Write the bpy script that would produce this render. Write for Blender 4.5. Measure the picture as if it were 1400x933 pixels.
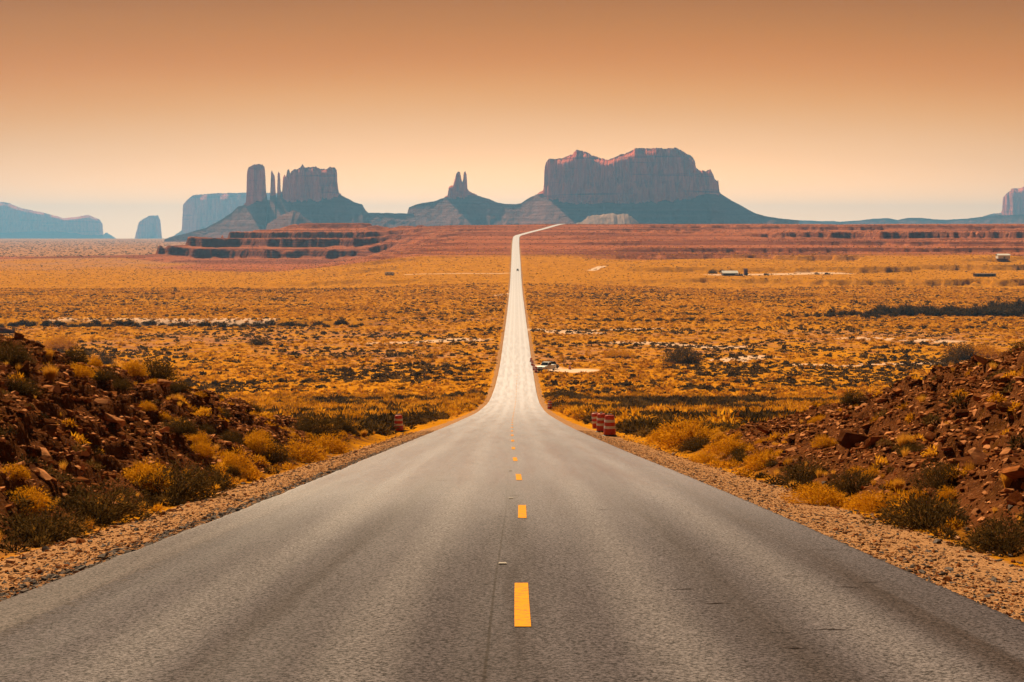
import bpy, bmesh, math
import numpy as np
from mathutils import Vector, Matrix
R = math.radians
for o in list(bpy.data.objects): bpy.data.objects.remove(o)
sc = bpy.context.scene
COL = sc.collection

# ------------------------------------------------------------------ camera
F = 2326.0; HZ = 318.0            # focal length and eye level in photo pixels (1400 x 933)
cam = bpy.data.cameras.new('camera'); camo = bpy.data.objects.new('camera', cam); COL.objects.link(camo)
cam.sensor_width = 36.0; cam.lens = F/1400*36.0
cam.shift_y = -(466.5-HZ)/1400.0
cam.clip_start = 0.1; cam.clip_end = 40000
camo.location = (0, 0, 0); camo.rotation_euler = (R(90), 0, 0)
sc.camera = camo

# ------------------------------------------------------------------ sky
SUN_EL, SUN_AZ = R(40), R(-22)     # azimuth clockwise from straight ahead (+Y)
w = bpy.data.worlds.new('World'); sc.world = w; w.use_nodes = True
nt = w.node_tree; nt.nodes.clear()
N = nt.nodes.new; L = nt.links.new
out = N('ShaderNodeOutputWorld'); bg = N('ShaderNodeBackground'); bg.inputs[1].default_value = 0.1
sky = N('ShaderNodeTexSky'); sky.sky_type = 'NISHITA'; sky.sun_disc = False
sky.sun_elevation = SUN_EL; sky.sun_rotation = SUN_AZ; sky.dust_density = 3.0; sky.altitude = 1600
tc = N('ShaderNodeTexCoord'); sep = N('ShaderNodeSeparateXYZ'); L(tc.outputs['Generated'], sep.inputs[0])
mr = N('ShaderNodeMapRange'); mr.inputs['From Min'].default_value = -0.02; mr.inputs['From Max'].default_value = 0.18
def mth(op, a, b):
    n_ = N('ShaderNodeMath'); n_.operation = op
    for i_, v_ in enumerate((a, b)):
        if isinstance(v_, (int, float)): n_.inputs[i_].default_value = v_
        else: L(v_, n_.inputs[i_])
    return n_.outputs[0]
wn = N('ShaderNodeTexNoise'); wn.inputs['Scale'].default_value = 1.0; wn.inputs['Detail'].default_value = 4
wm = N('ShaderNodeMapping'); wm.inputs['Scale'].default_value = (2.2, 2.2, 14); L(tc.outputs['Generated'], wm.inputs[0]); L(wm.outputs[0], wn.inputs['Vector'])
x2 = mth('MULTIPLY', sep.outputs['X'], sep.outputs['X'])
lift_ = mth('MULTIPLY', mth('SUBTRACT', 1, mth('MULTIPLY', x2, 11.5)), -.0130)
lift_ = mth('ADD', lift_, mth('MULTIPLY', mth('SUBTRACT', wn.outputs[0], .5), .016))
L(mth('ADD', sep.outputs['Z'], lift_), mr.inputs['Value'])
rp = N('ShaderNodeValToRGB'); L(mr.outputs[0], rp.inputs[0])
cr = rp.color_ramp; cr.interpolation = 'B_SPLINE'
def el(px): return ((HZ-px)/math.hypot(F, HZ-px)+0.02)/0.20
SKY = [(330, (.900,.450,.165)), (270, (.560,.272,.098)), (215, (.365,.182,.070)), (165, (.310,.128,.024)), (110, (.245,.074,.004)), (60, (.197,.064,.003)), (0, (.132,.040,.003)), (-60, (.106,.030,.002))]
cr.elements[0].position = el(SKY[0][0]); cr.elements[0].color = (*SKY[0][1], 1)
cr.elements[1].position = el(SKY[-1][0]); cr.elements[1].color = (*SKY[-1][1], 1)
for p, c in SKY[1:-1]:
    e = cr.elements.new(el(p)); e.color = (*c, 1)
sc10 = N('ShaderNodeVectorMath'); sc10.operation = 'SCALE'; sc10.inputs['Scale'].default_value = 9.0
L(rp.outputs[0], sc10.inputs[0])
az = N('ShaderNodeMapRange'); az.interpolation_type = 'SMOOTHSTEP'      # the glowing haze sits on the sun's side of the sky
for i_, v_ in ((1, .2), (2, .9), (3, 2.57), (4, 15.97)): az.inputs[i_].default_value = v_
L(sep.outputs['Y'], az.inputs[0]); L(az.outputs[0], sc10.inputs['Scale'])
hi = N('ShaderNodeVectorMath'); hi.operation = 'MULTIPLY'; hi.inputs[1].default_value = (.15,.085,.045)
L(sky.outputs[0], hi.inputs[0])
f2 = N('ShaderNodeMapRange'); f2.interpolation_type = 'SMOOTHSTEP'; f2.inputs['From Min'].default_value = .14; f2.inputs['From Max'].default_value = .22
L(sep.outputs['Z'], f2.inputs['Value'])
mx = N('ShaderNodeMix'); mx.data_type = 'RGBA'; L(f2.outputs[0], mx.inputs[0]); L(sc10.outputs[0], mx.inputs[6]); L(hi.outputs[0], mx.inputs[7])
L(mx.outputs[2], bg.inputs[0]); L(bg.outputs[0], out.inputs[0])

# ------------------------------------------------------------------ sun
sl = bpy.data.lights.new('sun', 'SUN'); sl.energy = 5.0; sl.angle = R(.55); sl.color = (1, .77, .48)
so = bpy.data.objects.new('sun', sl); COL.objects.link(so)
sd = Vector((math.sin(SUN_AZ)*math.cos(SUN_EL), math.cos(SUN_AZ)*math.cos(SUN_EL), math.sin(SUN_EL)))
so.rotation_euler = sd.to_track_quat('Z', 'Y').to_euler(); so.location = sd*100

sc.view_settings.view_transform = 'Standard'; sc.view_settings.look = 'None'
sc.view_settings.exposure = 0.92; sc.view_settings.gamma = 1
sc.view_settings.use_curve_mapping = False
sc.cycles.use_denoising = True
sc.cycles.volume_bounces = 0; sc.cycles.max_bounces = 4; sc.cycles.diffuse_bounces = 2
sc.cycles.transparent_max_bounces = 4

# ------------------------------------------------------------------ numpy noise
def _h(ix, iy, seed):
    n = (ix.astype(np.int64)*374761393 + iy.astype(np.int64)*668265263 + seed*1274126177) & 0xffffffff
    n = ((n ^ (n >> 13))*1274126177) & 0xffffffff
    n = n ^ (n >> 16)
    return (n & 0xffffff)/float(0xffffff)
def vn(x, y, seed=0):
    x, y = np.broadcast_arrays(np.asarray(x, float), np.asarray(y, float))
    ix = np.floor(x); iy = np.floor(y); fx = x-ix; fy = y-iy
    fx = fx*fx*fx*(fx*(fx*6-15)+10); fy = fy*fy*fy*(fy*(fy*6-15)+10)
    a = _h(ix, iy, seed); b = _h(ix+1, iy, seed); c = _h(ix, iy+1, seed); d = _h(ix+1, iy+1, seed)
    return (a*(1-fx)+b*fx)*(1-fy)+(c*(1-fx)+d*fx)*fy
def fbm(x, y, o=4, seed=0):                  # about -1..1
    s = 0; a = .5; x = np.asarray(x, float); y = np.asarray(y, float)
    for k in range(o):
        s = s+a*(vn(x, y, seed+k*17)*2-1); a *= .5
        x, y = x*1.93*.9+y*.85+3.1, y*1.93*.9-x*.85+7.7
    return s
def ss(x, a, b):
    t = np.clip((np.asarray(x, float)-a)/(b-a), 0, 1); return t*t*(3-2*t)
def pchip(X, Y):
    X = np.array(X, float); Y = np.array(Y, float); h = np.diff(X); dl = np.diff(Y)/h
    m = np.zeros_like(Y); m[0] = dl[0]; m[-1] = dl[-1]
    for i in range(1, len(X)-1):
        if dl[i-1]*dl[i] > 0:
            w1 = 2*h[i]+h[i-1]; w2 = h[i]+2*h[i-1]; m[i] = (w1+w2)/(w1/dl[i-1]+w2/dl[i])
    def f(x):
        x = np.asarray(x, float); xc = np.clip(x, X[0], X[-1])
        i = np.clip(np.searchsorted(X, xc, side='right')-1, 0, len(X)-2)
        t = (xc-X[i])/h[i]; t2 = t*t; t3 = t2*t
        return (2*t3-3*t2+1)*Y[i]+(t3-2*t2+t)*h[i]*m[i]+(-2*t3+3*t2)*Y[i+1]+(t3-t2)*h[i]*m[i+1]
    return f

# ------------------------------------------------------------------ the lie of the land
prof = pchip([-400,-60,0,150,235,315,400,490,609,818,1137,1300,1483,1990,2360,2650,2950,3100,3400,3800,10500,26130],
             [37.6,4.1,-1.8,-16.6,-24.5,-30.7,-34.6,-36.6,-37.6,-39.4,-40.1,-38.5,-33.2,-18.8,-6.2,4.6,14.6,15.0,-20,-45,-45,-112])
plain = pchip([-400,-60,0,150,235,315,400,490,609,818,1137,1600,2300,3800,10500,26130],
              [37.6,4.1,-1.8,-16.6,-24.5,-30.7,-34.6,-36.6,-38,-40,-41.5,-42.0,-42.5,-45,-45,-112])
xcen = pchip([-400,0,14,30,42,56,76,104,465,1483,2330,2400,2450,2650,2850,2950,3100,3600],
             [0,.08,.084,.17,.145,.07,.03,0,1.4,3.7,6.0,8.5,15,46,77,91,104,140])
WL, WR = 4.7, 4.1
ampL = pchip([-400,0,30,45,60,80,105,130],[3.9,3.9,3.7,3.45,2.7,1.55,.1,0])
ampR = pchip([-400,0,30,45,60,80,100,130],[3.9,3.9,3.6,3.05,1.9,.7,.05,0])
def bankmask(x, d):
    fl = 6.7+.5*fbm(d/9, 0*d, 2, 5); fr = 6.5+.5*fbm(d/8, 0*d+9, 2, 6)
    l = np.clip((-x-fl)/(13.6-fl), 0, 1); r = np.clip((x-fr)/(13.6-fr), 0, 1)
    l = l*.35+.65*(l*l*(3-2*l)); r = r*.35+.65*(r*r*(3-2*r))
    return l, r
def terr(h, step, k, w_=.18):                # sedimentary ledges
    q = h/step; i = np.floor(q); f = q-i
    f = f*(1-k)+k*ss(f, .72-w_/2, .72+w_/2)
    return (i+f)*step
def T(x, d):
    x, d = np.broadcast_arrays(np.asarray(x, float), np.asarray(d, float))
    u = x-xcen(d); au = np.abs(u)
    zr = prof(d)
    # ridge off the road
    off = ss(au, 12, 160)
    wob = fbm(x/420, d/300, 3, 11)
    tt = ss(x, -270, -60)
    rise = zr-plain(d)
    # left bench
    Ht = np.interp(x, [-640,-590,-545,-530,-490,-470,-420,-395,-300], [0,4,13,24,31,43,55,59.5,60])
    d0 = 2640+110*fbm(x/110, 0*x, 3, 21)-60*ss(x,-450,-320)
    bench = np.clip((d-d0)/(330.), 0, 1)
    back = 1-ss(d, 3090, 3350)
    rb = np.minimum(Ht, 61*bench)*back
    rbm = ss(rb, 1, 8)*(1-ss(rb, 52, 60))
    rb = rb + rbm*(12.0*fbm(x/110, d/160, 3, 23)+6.0*fbm(x/26, d/40, 4, 24))
    led_ = np.maximum(ss(fbm(x/70, d/120, 3, 26), -.42, -.12), 1-ss(x, -500, -430))
    rb = rb*(1-led_)+led_*np.where(rb < 34, terr(rb, 17.0, .78, .12), terr(terr(rb, 9.0, .7, .15), 22.0, .6, .10))
    rb = rb + rbm*.8*fbm(x/7, d/10, 3, 25)
    rb2 = rise + off*ss(rise, 2, 12)*(1-ss(rise, 44, 58))*(5.0*fbm(x/150, d/90, 4, 31))
    lk = ss(fbm(x/260, d/200, 3, 33), -.30, .0)*off
    rb2 = rb2*(1-lk) + lk*terr(rb2+1.1*fbm(x/22, d/34, 3, 34), 6.2, .80, .045)
    right = off*ss(x, 200, 520)*ss(d, 2250, 2400)
    rb2 = rb2 + right*(terr(rise+4*fbm(x/70, d/80, 3, 35)+1.3*fbm(x/16, d/26, 3, 36), 11, .92, .04)-rb2)*(1-ss(rise,48,56))
    z = plain(d)+rb*(1-tt)+rb2*tt
    z = z + off*fbm(x/140, d/140, 4, 41)*1.6*ss(d, 150, 500)*(1-ss(d, 2500, 3000)*.4)
    z = z + off*ss(x, 60, 300)*-1.2*(1-ss(d,1200,1500))
    # low reddish rise far left in front of the bench
    z = z + 7*ss(x, -900, -620)*ss(d, 2150, 2500)*(1-ss(d, 2600, 3000))*(1-ss(x,-560,-480))
    # arroyo cut across the plain on the left, at the foot of a low bank
    aw = 735+18*fbm(x/60, 0*x, 3, 51)-.05*x
    ar = (1-ss(x, -75, -40))
    z = z - ar*2.6*np.exp(-((d-aw)/10)**2) + ar*1.5*ss(d, aw+4, aw+10)*(1-ss(d, aw+40, aw+150))
    # small undulations
    sm = ss(au, 6.5, 12)
    z = z + sm*(.22*fbm(x/6, d/6, 3, 61)+.05*fbm(x/1.1, d/1.1, 2, 62))*(1-ss(d, 400, 900))
    z = z - sm*.55*ss(d, 70, 130)*(1-ss(d,1500,2000))
    # banks of the cutting
    l, r = bankmask(x, d); aL = ampL(d); aR = ampR(d)
    hb = l*aL+r*aR
    m = np.clip(hb/.8, 0, 1)
    rough = .75*fbm(x/2.6, d/2.2, 4, 71)+.24*fbm(x/.7, d/.7, 4, 72)
    tilt = hb+.10*d*0+.28*fbm(x/5, d/3.2, 3, 73)*3
    led = terr(tilt, .55, .85)-tilt
    z = z + hb + m*(rough*.75 + led*.75)
    # ditch
    z = z - .35*np.exp(-((u+7.0)/1.0)**2)*(1-ss(d,100,130)) - .30*np.exp(-((u-6.7)/1.0)**2)*(1-ss(d,100,130))
    # shoulder and road bed
    sh = np.where(u < 0, -u-WL, u-WR)
    zb = zr-.06-.09*np.clip(sh, 0, 2.2)+.02*fbm(x/.5, d/.5, 2, 81)
    zb = np.where(sh < .02, zr-.14-d*.0004, zb)
    k = ss(sh, 1.3, 3.4+ss(d,100,200)*3)
    return zb*(1-k)+z*k
def ray(px, y):                              # where the line of sight through a photo pixel meets the ground
    a = (px-700)/F; ds = np.concatenate([np.arange(8, 200, .25), np.arange(200, 3200, 2.)])
    yy = HZ-T(a*ds, ds)*F/ds
    i = int(np.argmax(yy <= y)); return float(a*ds[i]), float(ds[i])

# ------------------------------------------------------------------ mesh helpers
def raw_mesh(name, V, Fc, mat, attrs=None, smooth=False, parent=None, matidx=None):
    V = np.ascontiguousarray(V, np.float32); Fc = np.ascontiguousarray(Fc, np.int32); k = Fc.shape[1]
    me = bpy.data.meshes.new(name); me.vertices.add(len(V)); me.vertices.foreach_set('co', V.ravel())
    me.loops.add(Fc.size); me.loops.foreach_set('vertex_index', Fc.ravel())
    me.polygons.add(len(Fc)); me.polygons.foreach_set('loop_start', np.arange(0, Fc.size, k, dtype=np.int32))
    me.update(calc_edges=True)
    if smooth: me.polygons.foreach_set('use_smooth', np.ones(len(Fc), bool))
    else: me.polygons.foreach_set('use_smooth', np.zeros(len(Fc), bool))
    for a, v in (attrs or {}).items():
        at = me.attributes.new(a, 'FLOAT', 'POINT'); at.data.foreach_set('value', np.ascontiguousarray(v, np.float32).ravel())
    for m_ in (mat if isinstance(mat, list) else [mat]): me.materials.append(m_)
    if matidx is not None: me.polygons.foreach_set('material_index', np.ascontiguousarray(matidx, np.int32))
    o = bpy.data.objects.new(name, me); COL.objects.link(o)
    if parent: o.parent = parent
    return o
def grid_faces(nr, nc):
    i = np.arange((nr-1)*nc).reshape(nr-1, nc)[:, :-1].ravel()
    return np.stack([i, i+1, i+nc+1, i+nc], 1)
def tag(o, label=None, cat=None, group=None, kind=None):
    for k, v in (('label', label), ('category', cat), ('group', group), ('kind', kind)):
        if v: o[k] = v
    return o
def empty(name, loc, rz=0, rx=0, ry=0):
    o = bpy.data.objects.new(name, None); COL.objects.link(o); o.location = loc; o.rotation_euler = (rx, ry, rz); o.empty_display_size = .2; return o
def bmobj(name, bm, mat, parent=None, smooth=False):
    me = bpy.data.meshes.new(name); bm.normal_update(); bm.to_mesh(me); bm.free()
    for m_ in (mat if isinstance(mat, list) else [mat]): me.materials.append(m_)
    for p in me.polygons: p.use_smooth = smooth
    o = bpy.data.objects.new(name, me); COL.objects.link(o)
    if parent: o.parent = parent
    return o
def box(bm, c, s, bev=0):
    g = bmesh.ops.create_cube(bm, size=1, matrix=Matrix.Translation(c) @ Matrix.Diagonal((*s, 1)))
    if bev:
        ed = list({e for v in g['verts'] for e in v.link_edges})
        bmesh.ops.bevel(bm, geom=ed, offset=bev, segments=2, affect='EDGES')
def lathe(bm, prof_, n=28, c=(0, 0, 0), mats=None):
    rings = []
    for r_, z_ in prof_:
        rings.append([bm.verts.new((c[0]+r_*math.cos(2*math.pi*k/n), c[1]+r_*math.sin(2*math.pi*k/n), c[2]+z_)) for k in range(n)])
    for j in range(len(rings)-1):
        for k in range(n):
            f = bm.faces.new((rings[j][k], rings[j][(k+1) % n], rings[j+1][(k+1) % n], rings[j+1][k]))
            if mats: f.material_index = mats[j]
    f = bm.faces.new(list(reversed(rings[0]))); f2_ = bm.faces.new(rings[-1])
    if mats: f2_.material_index = mats[-1]
def copy_tree(o, parent=None):
    c = o.copy(); COL.objects.link(c)
    if parent: c.parent = parent
    for ch in list(o.children): copy_tree(ch, c)
    return c

# ------------------------------------------------------------------ materials
def mat(name, col=(.5,.5,.5), rough=.8, spec=.3, metal=0, var=0, scale=5, transl=0, tcol=None, bump=0, attr=None, attr_cols=None, coord='Object'):
    m = bpy.data.materials.new(name); m.use_nodes = True; t = m.node_tree; b = t.nodes['Principled BSDF']
    b.inputs['Roughness'].default_value = rough; b.inputs['Specular IOR Level'].default_value = spec; b.inputs['Metallic'].default_value = metal
    b.inputs['Base Color'].default_value = (*col, 1); src = None
    if var:
        n = t.nodes.new('ShaderNodeTexNoise'); n.inputs['Scale'].default_value = scale; n.inputs['Detail'].default_value = 6; n.inputs['Roughness'].default_value = .65
        c = t.nodes.new('ShaderNodeTexCoord'); t.links.new(c.outputs[coord], n.inputs['Vector'])
        r_ = t.nodes.new('ShaderNodeValToRGB'); e = r_.color_ramp.elements
        e[0].position = .3; e[1].position = .7
        e[0].color = (*[max(0, v*(1-var)) for v in col], 1); e[1].color = (*[min(1, v*(1+var)) for v in col], 1)
        t.links.new(n.outputs[0], r_.inputs[0]); src = r_.outputs[0]
        if bump:
            bp = t.nodes.new('ShaderNodeBump'); bp.inputs['Strength'].default_value = bump; bp.inputs['Distance'].default_value = .05
            t.links.new(n.outputs[0], bp.inputs['Height']); t.links.new(bp.outputs[0], b.inputs['Normal'])
    if attr:
        a = t.nodes.new('ShaderNodeAttribute'); a.attribute_name = attr
        r_ = t.nodes.new('ShaderNodeValToRGB'); e = r_.color_ramp.elements
        e[0].color = (*attr_cols[0], 1); e[1].color = (*attr_cols[-1], 1)
        for i, cc in enumerate(attr_cols[1:-1]): x_ = e.new((i+1)/(len(attr_cols)-1)); x_.color = (*cc, 1)
        t.links.new(a.outputs['Fac'], r_.inputs[0]); src = r_.outputs[0]
    if src: t.links.new(src, b.inputs['Base Color'])
    if transl:
        tr = t.nodes.new('ShaderNodeBsdfTranslucent'); ms = t.nodes.new('ShaderNodeMixShader'); ms.inputs[0].default_value = transl
        tr.inputs[0].default_value = (*(tcol or col), 1)
        if src and not tcol: t.links.new(src, tr.inputs[0])
        t.links.new(b.outputs[0], ms.inputs[1]); t.links.new(tr.outputs[0], ms.inputs[2]); t.links.new(ms.outputs[0], t.nodes['Material Output'].inputs[0])
    return m

def node_helpers(m):
    t = m.node_tree; N_ = t.nodes.new; L_ = t.links.new
    def attr(n): a = N_('ShaderNodeAttribute'); a.attribute_name = n; return a.outputs['Fac']
    def noise(vec, s, det=5, ro=.6, dist=0):
        n = N_('ShaderNodeTexNoise'); n.inputs['Scale'].default_value = s; n.inputs['Detail'].default_value = det; n.inputs['Roughness'].default_value = ro; n.inputs['Distortion'].default_value = dist
        if vec is not None: L_(vec, n.inputs['Vector'])
        return n.outputs[0]
    def math_(op, a, b=None, c=None):
        n = N_('ShaderNodeMath'); n.operation = op; n.use_clamp = False
        for i, v in enumerate((a, b, c)):
            if v is None: continue
            if isinstance(v, (int, float)): n.inputs[i].default_value = v
            else: L_(v, n.inputs[i])
        return n.outputs[0]
    def mrange(v, a, b, c=0, d=1):
        n = N_('ShaderNodeMapRange'); n.interpolation_type = 'SMOOTHSTEP'
        L_(v, n.inputs[0]); n.inputs[1].default_value = a; n.inputs[2].default_value = b; n.inputs[3].default_value = c; n.inputs[4].default_value = d; return n.outputs[0]
    def mix(f, a, b, mode='MIX'):
        n = N_('ShaderNodeMix'); n.data_type = 'RGBA'; n.blend_type = mode
        if isinstance(f, (int, float)): n.inputs[0].default_value = f
        else: L_(f, n.inputs[0])
        for k, v in ((6, a), (7, b)):
            if isinstance(v, tuple): n.inputs[k].default_value = (*v, 1)
            else: L_(v, n.inputs[k])
        return n.outputs[2]
    def mapping(vec, scale):
        n = N_('ShaderNodeMapping'); n.inputs['Scale'].default_value = scale; L_(vec, n.inputs[0]); return n.outputs[0]
    return t, N_, L_, attr, noise, math_, mrange, mix, mapping

GOLD = [(.25,.100,.004), (.52,.22,.007), (.72,.35,.018)]
SAGE = [(.030,.018,.007), (.072,.042,.014), (.19,.105,.026)]
M_GOLD = mat('golden_brush', rough=.7, spec=0, transl=.42, attr='tint', attr_cols=GOLD)
M_SAGE = mat('dark_sage', rough=.8, spec=0, transl=.30, attr='tint', attr_cols=SAGE)
M_STRAW = mat('straw_grass', rough=.7, spec=0, transl=.45, attr='tint', attr_cols=[(.38,.16,.012), (.60,.28,.025), (.72,.38,.05)])
M_TWIG = mat('shrub_twigs', (.10,.06,.035), .9, .1)
M_ROCK = mat('red_sandstone', (.22,.074,.023), .9, 0, var=.45, scale=3.0, bump=.5)
M_ROCKP = mat('pale_sandstone', (.48,.20,.08), .9, 0, var=.3, scale=3.0, bump=.5)
M_ROCKB = mat('brown_sandstone', (.085,.028,.010), .9, 0, var=.45, scale=3.0, bump=.5)

def terrain_material():
    m = bpy.data.materials.new('desert_ground'); m.use_nodes = True
    t, N_, L_, attr, noise, math_, mrange, mix, mapping = node_helpers(m)
    b = t.nodes['Principled BSDF']; b.inputs['Roughness'].default_value = .92; b.inputs['Specular IOR Level'].default_value = 0
    P = N_('ShaderNodeTexCoord').outputs['Object']
    n1 = noise(P, 1/90., 6, .65); n2 = noise(P, 1/9., 6, .7); n3 = noise(P, 1.2, 6, .7); n4 = noise(P, 14, 4, .7)
    n5 = noise(mapping(P, (.16, .09, .3)), 1.0, 4, .75)
    soil = mix(mrange(n2, .35, .68), (.36,.145,.055), (.54,.285,.135))
    soil = mix(mrange(n3, .3, .7), soil, mix(.45, soil, (.30,.13,.07)))
    gold = mix(mrange(n2, .3, .7), (.44,.165,.004), (.60,.245,.006))
    gold = mix(mrange(n3, .42, .7), gold, (.33,.135,.012))
    red = mix(mrange(n2, .3, .7), (.36,.095,.036), (.50,.185,.080))
    red = mix(mrange(n3, .35, .7), red, mix(.7, red, (.22,.055,.028)))
    strat = noise(mapping(P, (.0015, .0015, .32)), 1.0, 5, .7)
    red = mix(mrange(strat, .50, .56), red, mix(.75, red, (.14,.038,.022)))
    red = mix(mrange(strat, .36, .28), red, (.56,.31,.20))
    dark = mix(n3, (.16,.085,.045), (.26,.145,.06))
    gcov = math_('ADD', attr('grass'), math_('MULTIPLY', math_('SUBTRACT', n2, .5), 1.5))
    gcov = math_('ADD', gcov, math_('MULTIPLY', math_('SUBTRACT', n1, .5), 1.0))
    c = mix(mrange(gcov, .40, .62), soil, gold)
    dcov = math_('ADD', attr('dark'), math_('MULTIPLY', math_('SUBTRACT', n3, .5), .9))
    c = mix(mrange(dcov, .5, .8), c, dark)
    rcov = math_('ADD', attr('red'), math_('MULTIPLY', math_('SUBTRACT', n2, .5), .5))
    c = mix(mrange(rcov, .35, .65), c, red)
    c = mix(math_('MULTIPLY', attr('far'), mrange(n5, .50, .66, 0, .62)), c, mix(attr('red'), (.17,.085,.02), (.15,.04,.022)))
    c = mix(math_('MULTIPLY', attr('far'), mrange(n5, .44, .32, 0, .22)), c, (.66,.33,.12))
    # steep rock faces
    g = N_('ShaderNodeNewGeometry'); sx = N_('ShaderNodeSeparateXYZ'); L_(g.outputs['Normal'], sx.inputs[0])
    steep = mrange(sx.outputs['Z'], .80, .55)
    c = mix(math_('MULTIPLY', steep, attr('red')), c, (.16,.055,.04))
    rk = mix(mrange(n3, .3, .7), (.040,.013,.005), (.13,.043,.014))
    rk = mix(mrange(n4, .5, .75), rk, (.24,.105,.042))
    c = mix(math_('MULTIPLY', attr('bank'), mrange(math_('ADD', n3, math_('MULTIPLY', n2, .5)), .55, .75)), c, rk)
    c = mix(math_('MULTIPLY', attr('bank'), .92), c, rk)
    gr = mix(mrange(noise(P, 26, 3, .8), .35, .65), (.12,.055,.024), (.50,.27,.135))
    gr = mix(mrange(n3, .3, .7), gr, mix(.3, gr, (.50,.25,.10)))
    c = mix(mrange(math_('ADD', attr('gravel'), math_('MULTIPLY', math_('SUBTRACT', n3, .5), .6)), .4, .6), c, gr)
    gd = mix(mrange(noise(P, 32, 3, .8), .42, .66), (.04,.03,.026), (.40,.32,.27))
    c = mix(mrange(math_('ADD', attr('chips'), math_('MULTIPLY', math_('SUBTRACT', n3, .5), .7)), .4, .6), c, gd)
    c = mix(attr('track'), c, (.66,.46,.34))
    L_(c, b.inputs['Base Color'])
    bp = N_('ShaderNodeBump'); bp.inputs['Strength'].default_value = .8; bp.inputs['Distance'].default_value = .06
    L_(math_('ADD', n4, math_('MULTIPLY', n3, 2.0)), bp.inputs['Height'])
    bp2 = N_('ShaderNodeBump'); bp2.inputs['Strength'].default_value = .7; bp2.inputs['Distance'].default_value = 1.6
    L_(noise(P, 1/3.5, 5, .75), bp2.inputs['Height']); L_(bp.outputs[0], bp2.inputs['Normal'])
    mixn = N_('ShaderNodeMix'); mixn.data_type = 'VECTOR'; L_(attr('far'), mixn.inputs[0]); L_(bp.outputs[0], mixn.inputs[4]); L_(bp2.outputs[0], mixn.inputs[5])
    L_(mixn.outputs[1], b.inputs['Normal'])
    return m
M_GROUND = terrain_material()

def road_material():
    m = bpy.data.materials.new('worn_asphalt'); m.use_nodes = True
    t, N_, L_, attr, noise, math_, mrange, mix, mapping = node_helpers(m)
    b = t.nodes['Principled BSDF']
    P = N_('ShaderNodeTexCoord').outputs['Object']; u = attr('lateral')
    long_ = mapping(P, (1.0, .035, 0)); n1 = noise(long_, 1.6, 5, .6)
    n2 = noise(mapping(P, (.35, .06, 0)), 1.0, 4, .6)
    fine = noise(P, 30, 4, .85); mid = noise(P, 9, 5, .7); vor = N_('ShaderNodeTexVoronoi'); vor.inputs['Scale'].default_value = 42; L_(P, vor.inputs['Vector'])
    base = mix(mrange(n2, .3, .7), (.056,.046,.053), (.088,.076,.087))
    def band(c0, w_):                           # wheel paths
        return mrange(math_('ABSOLUTE', math_('SUBTRACT', u, c0)), w_, 0.0)
    wheels = math_('MAXIMUM', math_('MAXIMUM', band(-2.75, .55), band(-1.15, .5)), math_('MAXIMUM', band(1.1, .5), band(2.7, .55)))
    base = mix(math_('MULTIPLY', wheels, .5), base, (.165,.148,.155))
    oil = math_('MAXIMUM', math_('MAXIMUM', band(-.15, .5), band(1.9, .45)), band(-2.0, .4))
    base = mix(math_('MULTIPLY', math_('MULTIPLY', oil, mrange(n1, .38, .58)), .7), base, (.040,.030,.030))
    base = mix(math_('MULTIPLY', band(3.35, .45), mrange(n1, .4, .6, 0, .9)), base, (.038,.026,.024))
    # newer strip along the left edge with a ragged border
    ue = math_('ADD', u, math_('MULTIPLY', math_('SUBTRACT', mid, .5), .12))
    strip = mrange(ue, -4.02, -4.07); base = mix(math_('MULTIPLY', strip, .6), base, (.105,.082,.076))
    edge = math_('MULTIPLY', mrange(math_('ABSOLUTE', math_('ADD', ue, 3.98)), .14, 0), mrange(mid, .45, .6)); base = mix(math_('MULTIPLY', edge, .8), base, (.05,.035,.03))
    seam = mrange(math_('ABSOLUTE', math_('ADD', math_('ADD', u, .26), math_('MULTIPLY', math_('SUBTRACT', n1, .5), .10))), .018, .004)
    base = mix(math_('MULTIPLY', seam, .8), base, (.03,.022,.02))
    base = mix(math_('MULTIPLY', attr('polish'), .55), base, mix(n1, (.12,.112,.138), (.29,.275,.32)))  # sheen on the middle stretch, lightened into the base colour
    speck = mix(mrange(fine, .38, .62), (.05,.05,.05), (2.7,2.7,2.7))
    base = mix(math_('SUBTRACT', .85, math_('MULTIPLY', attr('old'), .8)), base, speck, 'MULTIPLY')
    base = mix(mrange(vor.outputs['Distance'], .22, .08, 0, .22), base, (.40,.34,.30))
    far = attr('old')  # whitish grazing glare of the distant road, painted into the base colour
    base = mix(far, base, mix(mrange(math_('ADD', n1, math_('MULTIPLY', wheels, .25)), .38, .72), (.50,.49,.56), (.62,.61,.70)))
    L_(base, b.inputs['Base Color'])
    b.inputs['Specular IOR Level'].default_value = .26
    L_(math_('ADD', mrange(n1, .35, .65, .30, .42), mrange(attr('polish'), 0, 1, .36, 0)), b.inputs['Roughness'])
    bp = N_('ShaderNodeBump'); L_(mrange(attr('old'), 0, .6, .4, 0), bp.inputs['Strength']); bp.inputs['Distance'].default_value = .006
    L_(math_('ADD', fine, vor.outputs['Distance']), bp.inputs['Height']); L_(bp.outputs[0], b.inputs['Normal'])
    df = N_('ShaderNodeBsdfDiffuse'); df.inputs['Roughness'].default_value = .5; L_(base, df.inputs['Color']); L_(bp.outputs[0], df.inputs['Normal'])
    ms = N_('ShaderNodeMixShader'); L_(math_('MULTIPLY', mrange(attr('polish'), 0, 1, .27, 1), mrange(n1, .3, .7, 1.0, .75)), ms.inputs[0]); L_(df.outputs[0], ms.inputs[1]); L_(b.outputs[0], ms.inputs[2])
    L_(ms.outputs[0], t.nodes['Material Output'].inputs[0])
    return m
M_ROAD = road_material()

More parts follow.
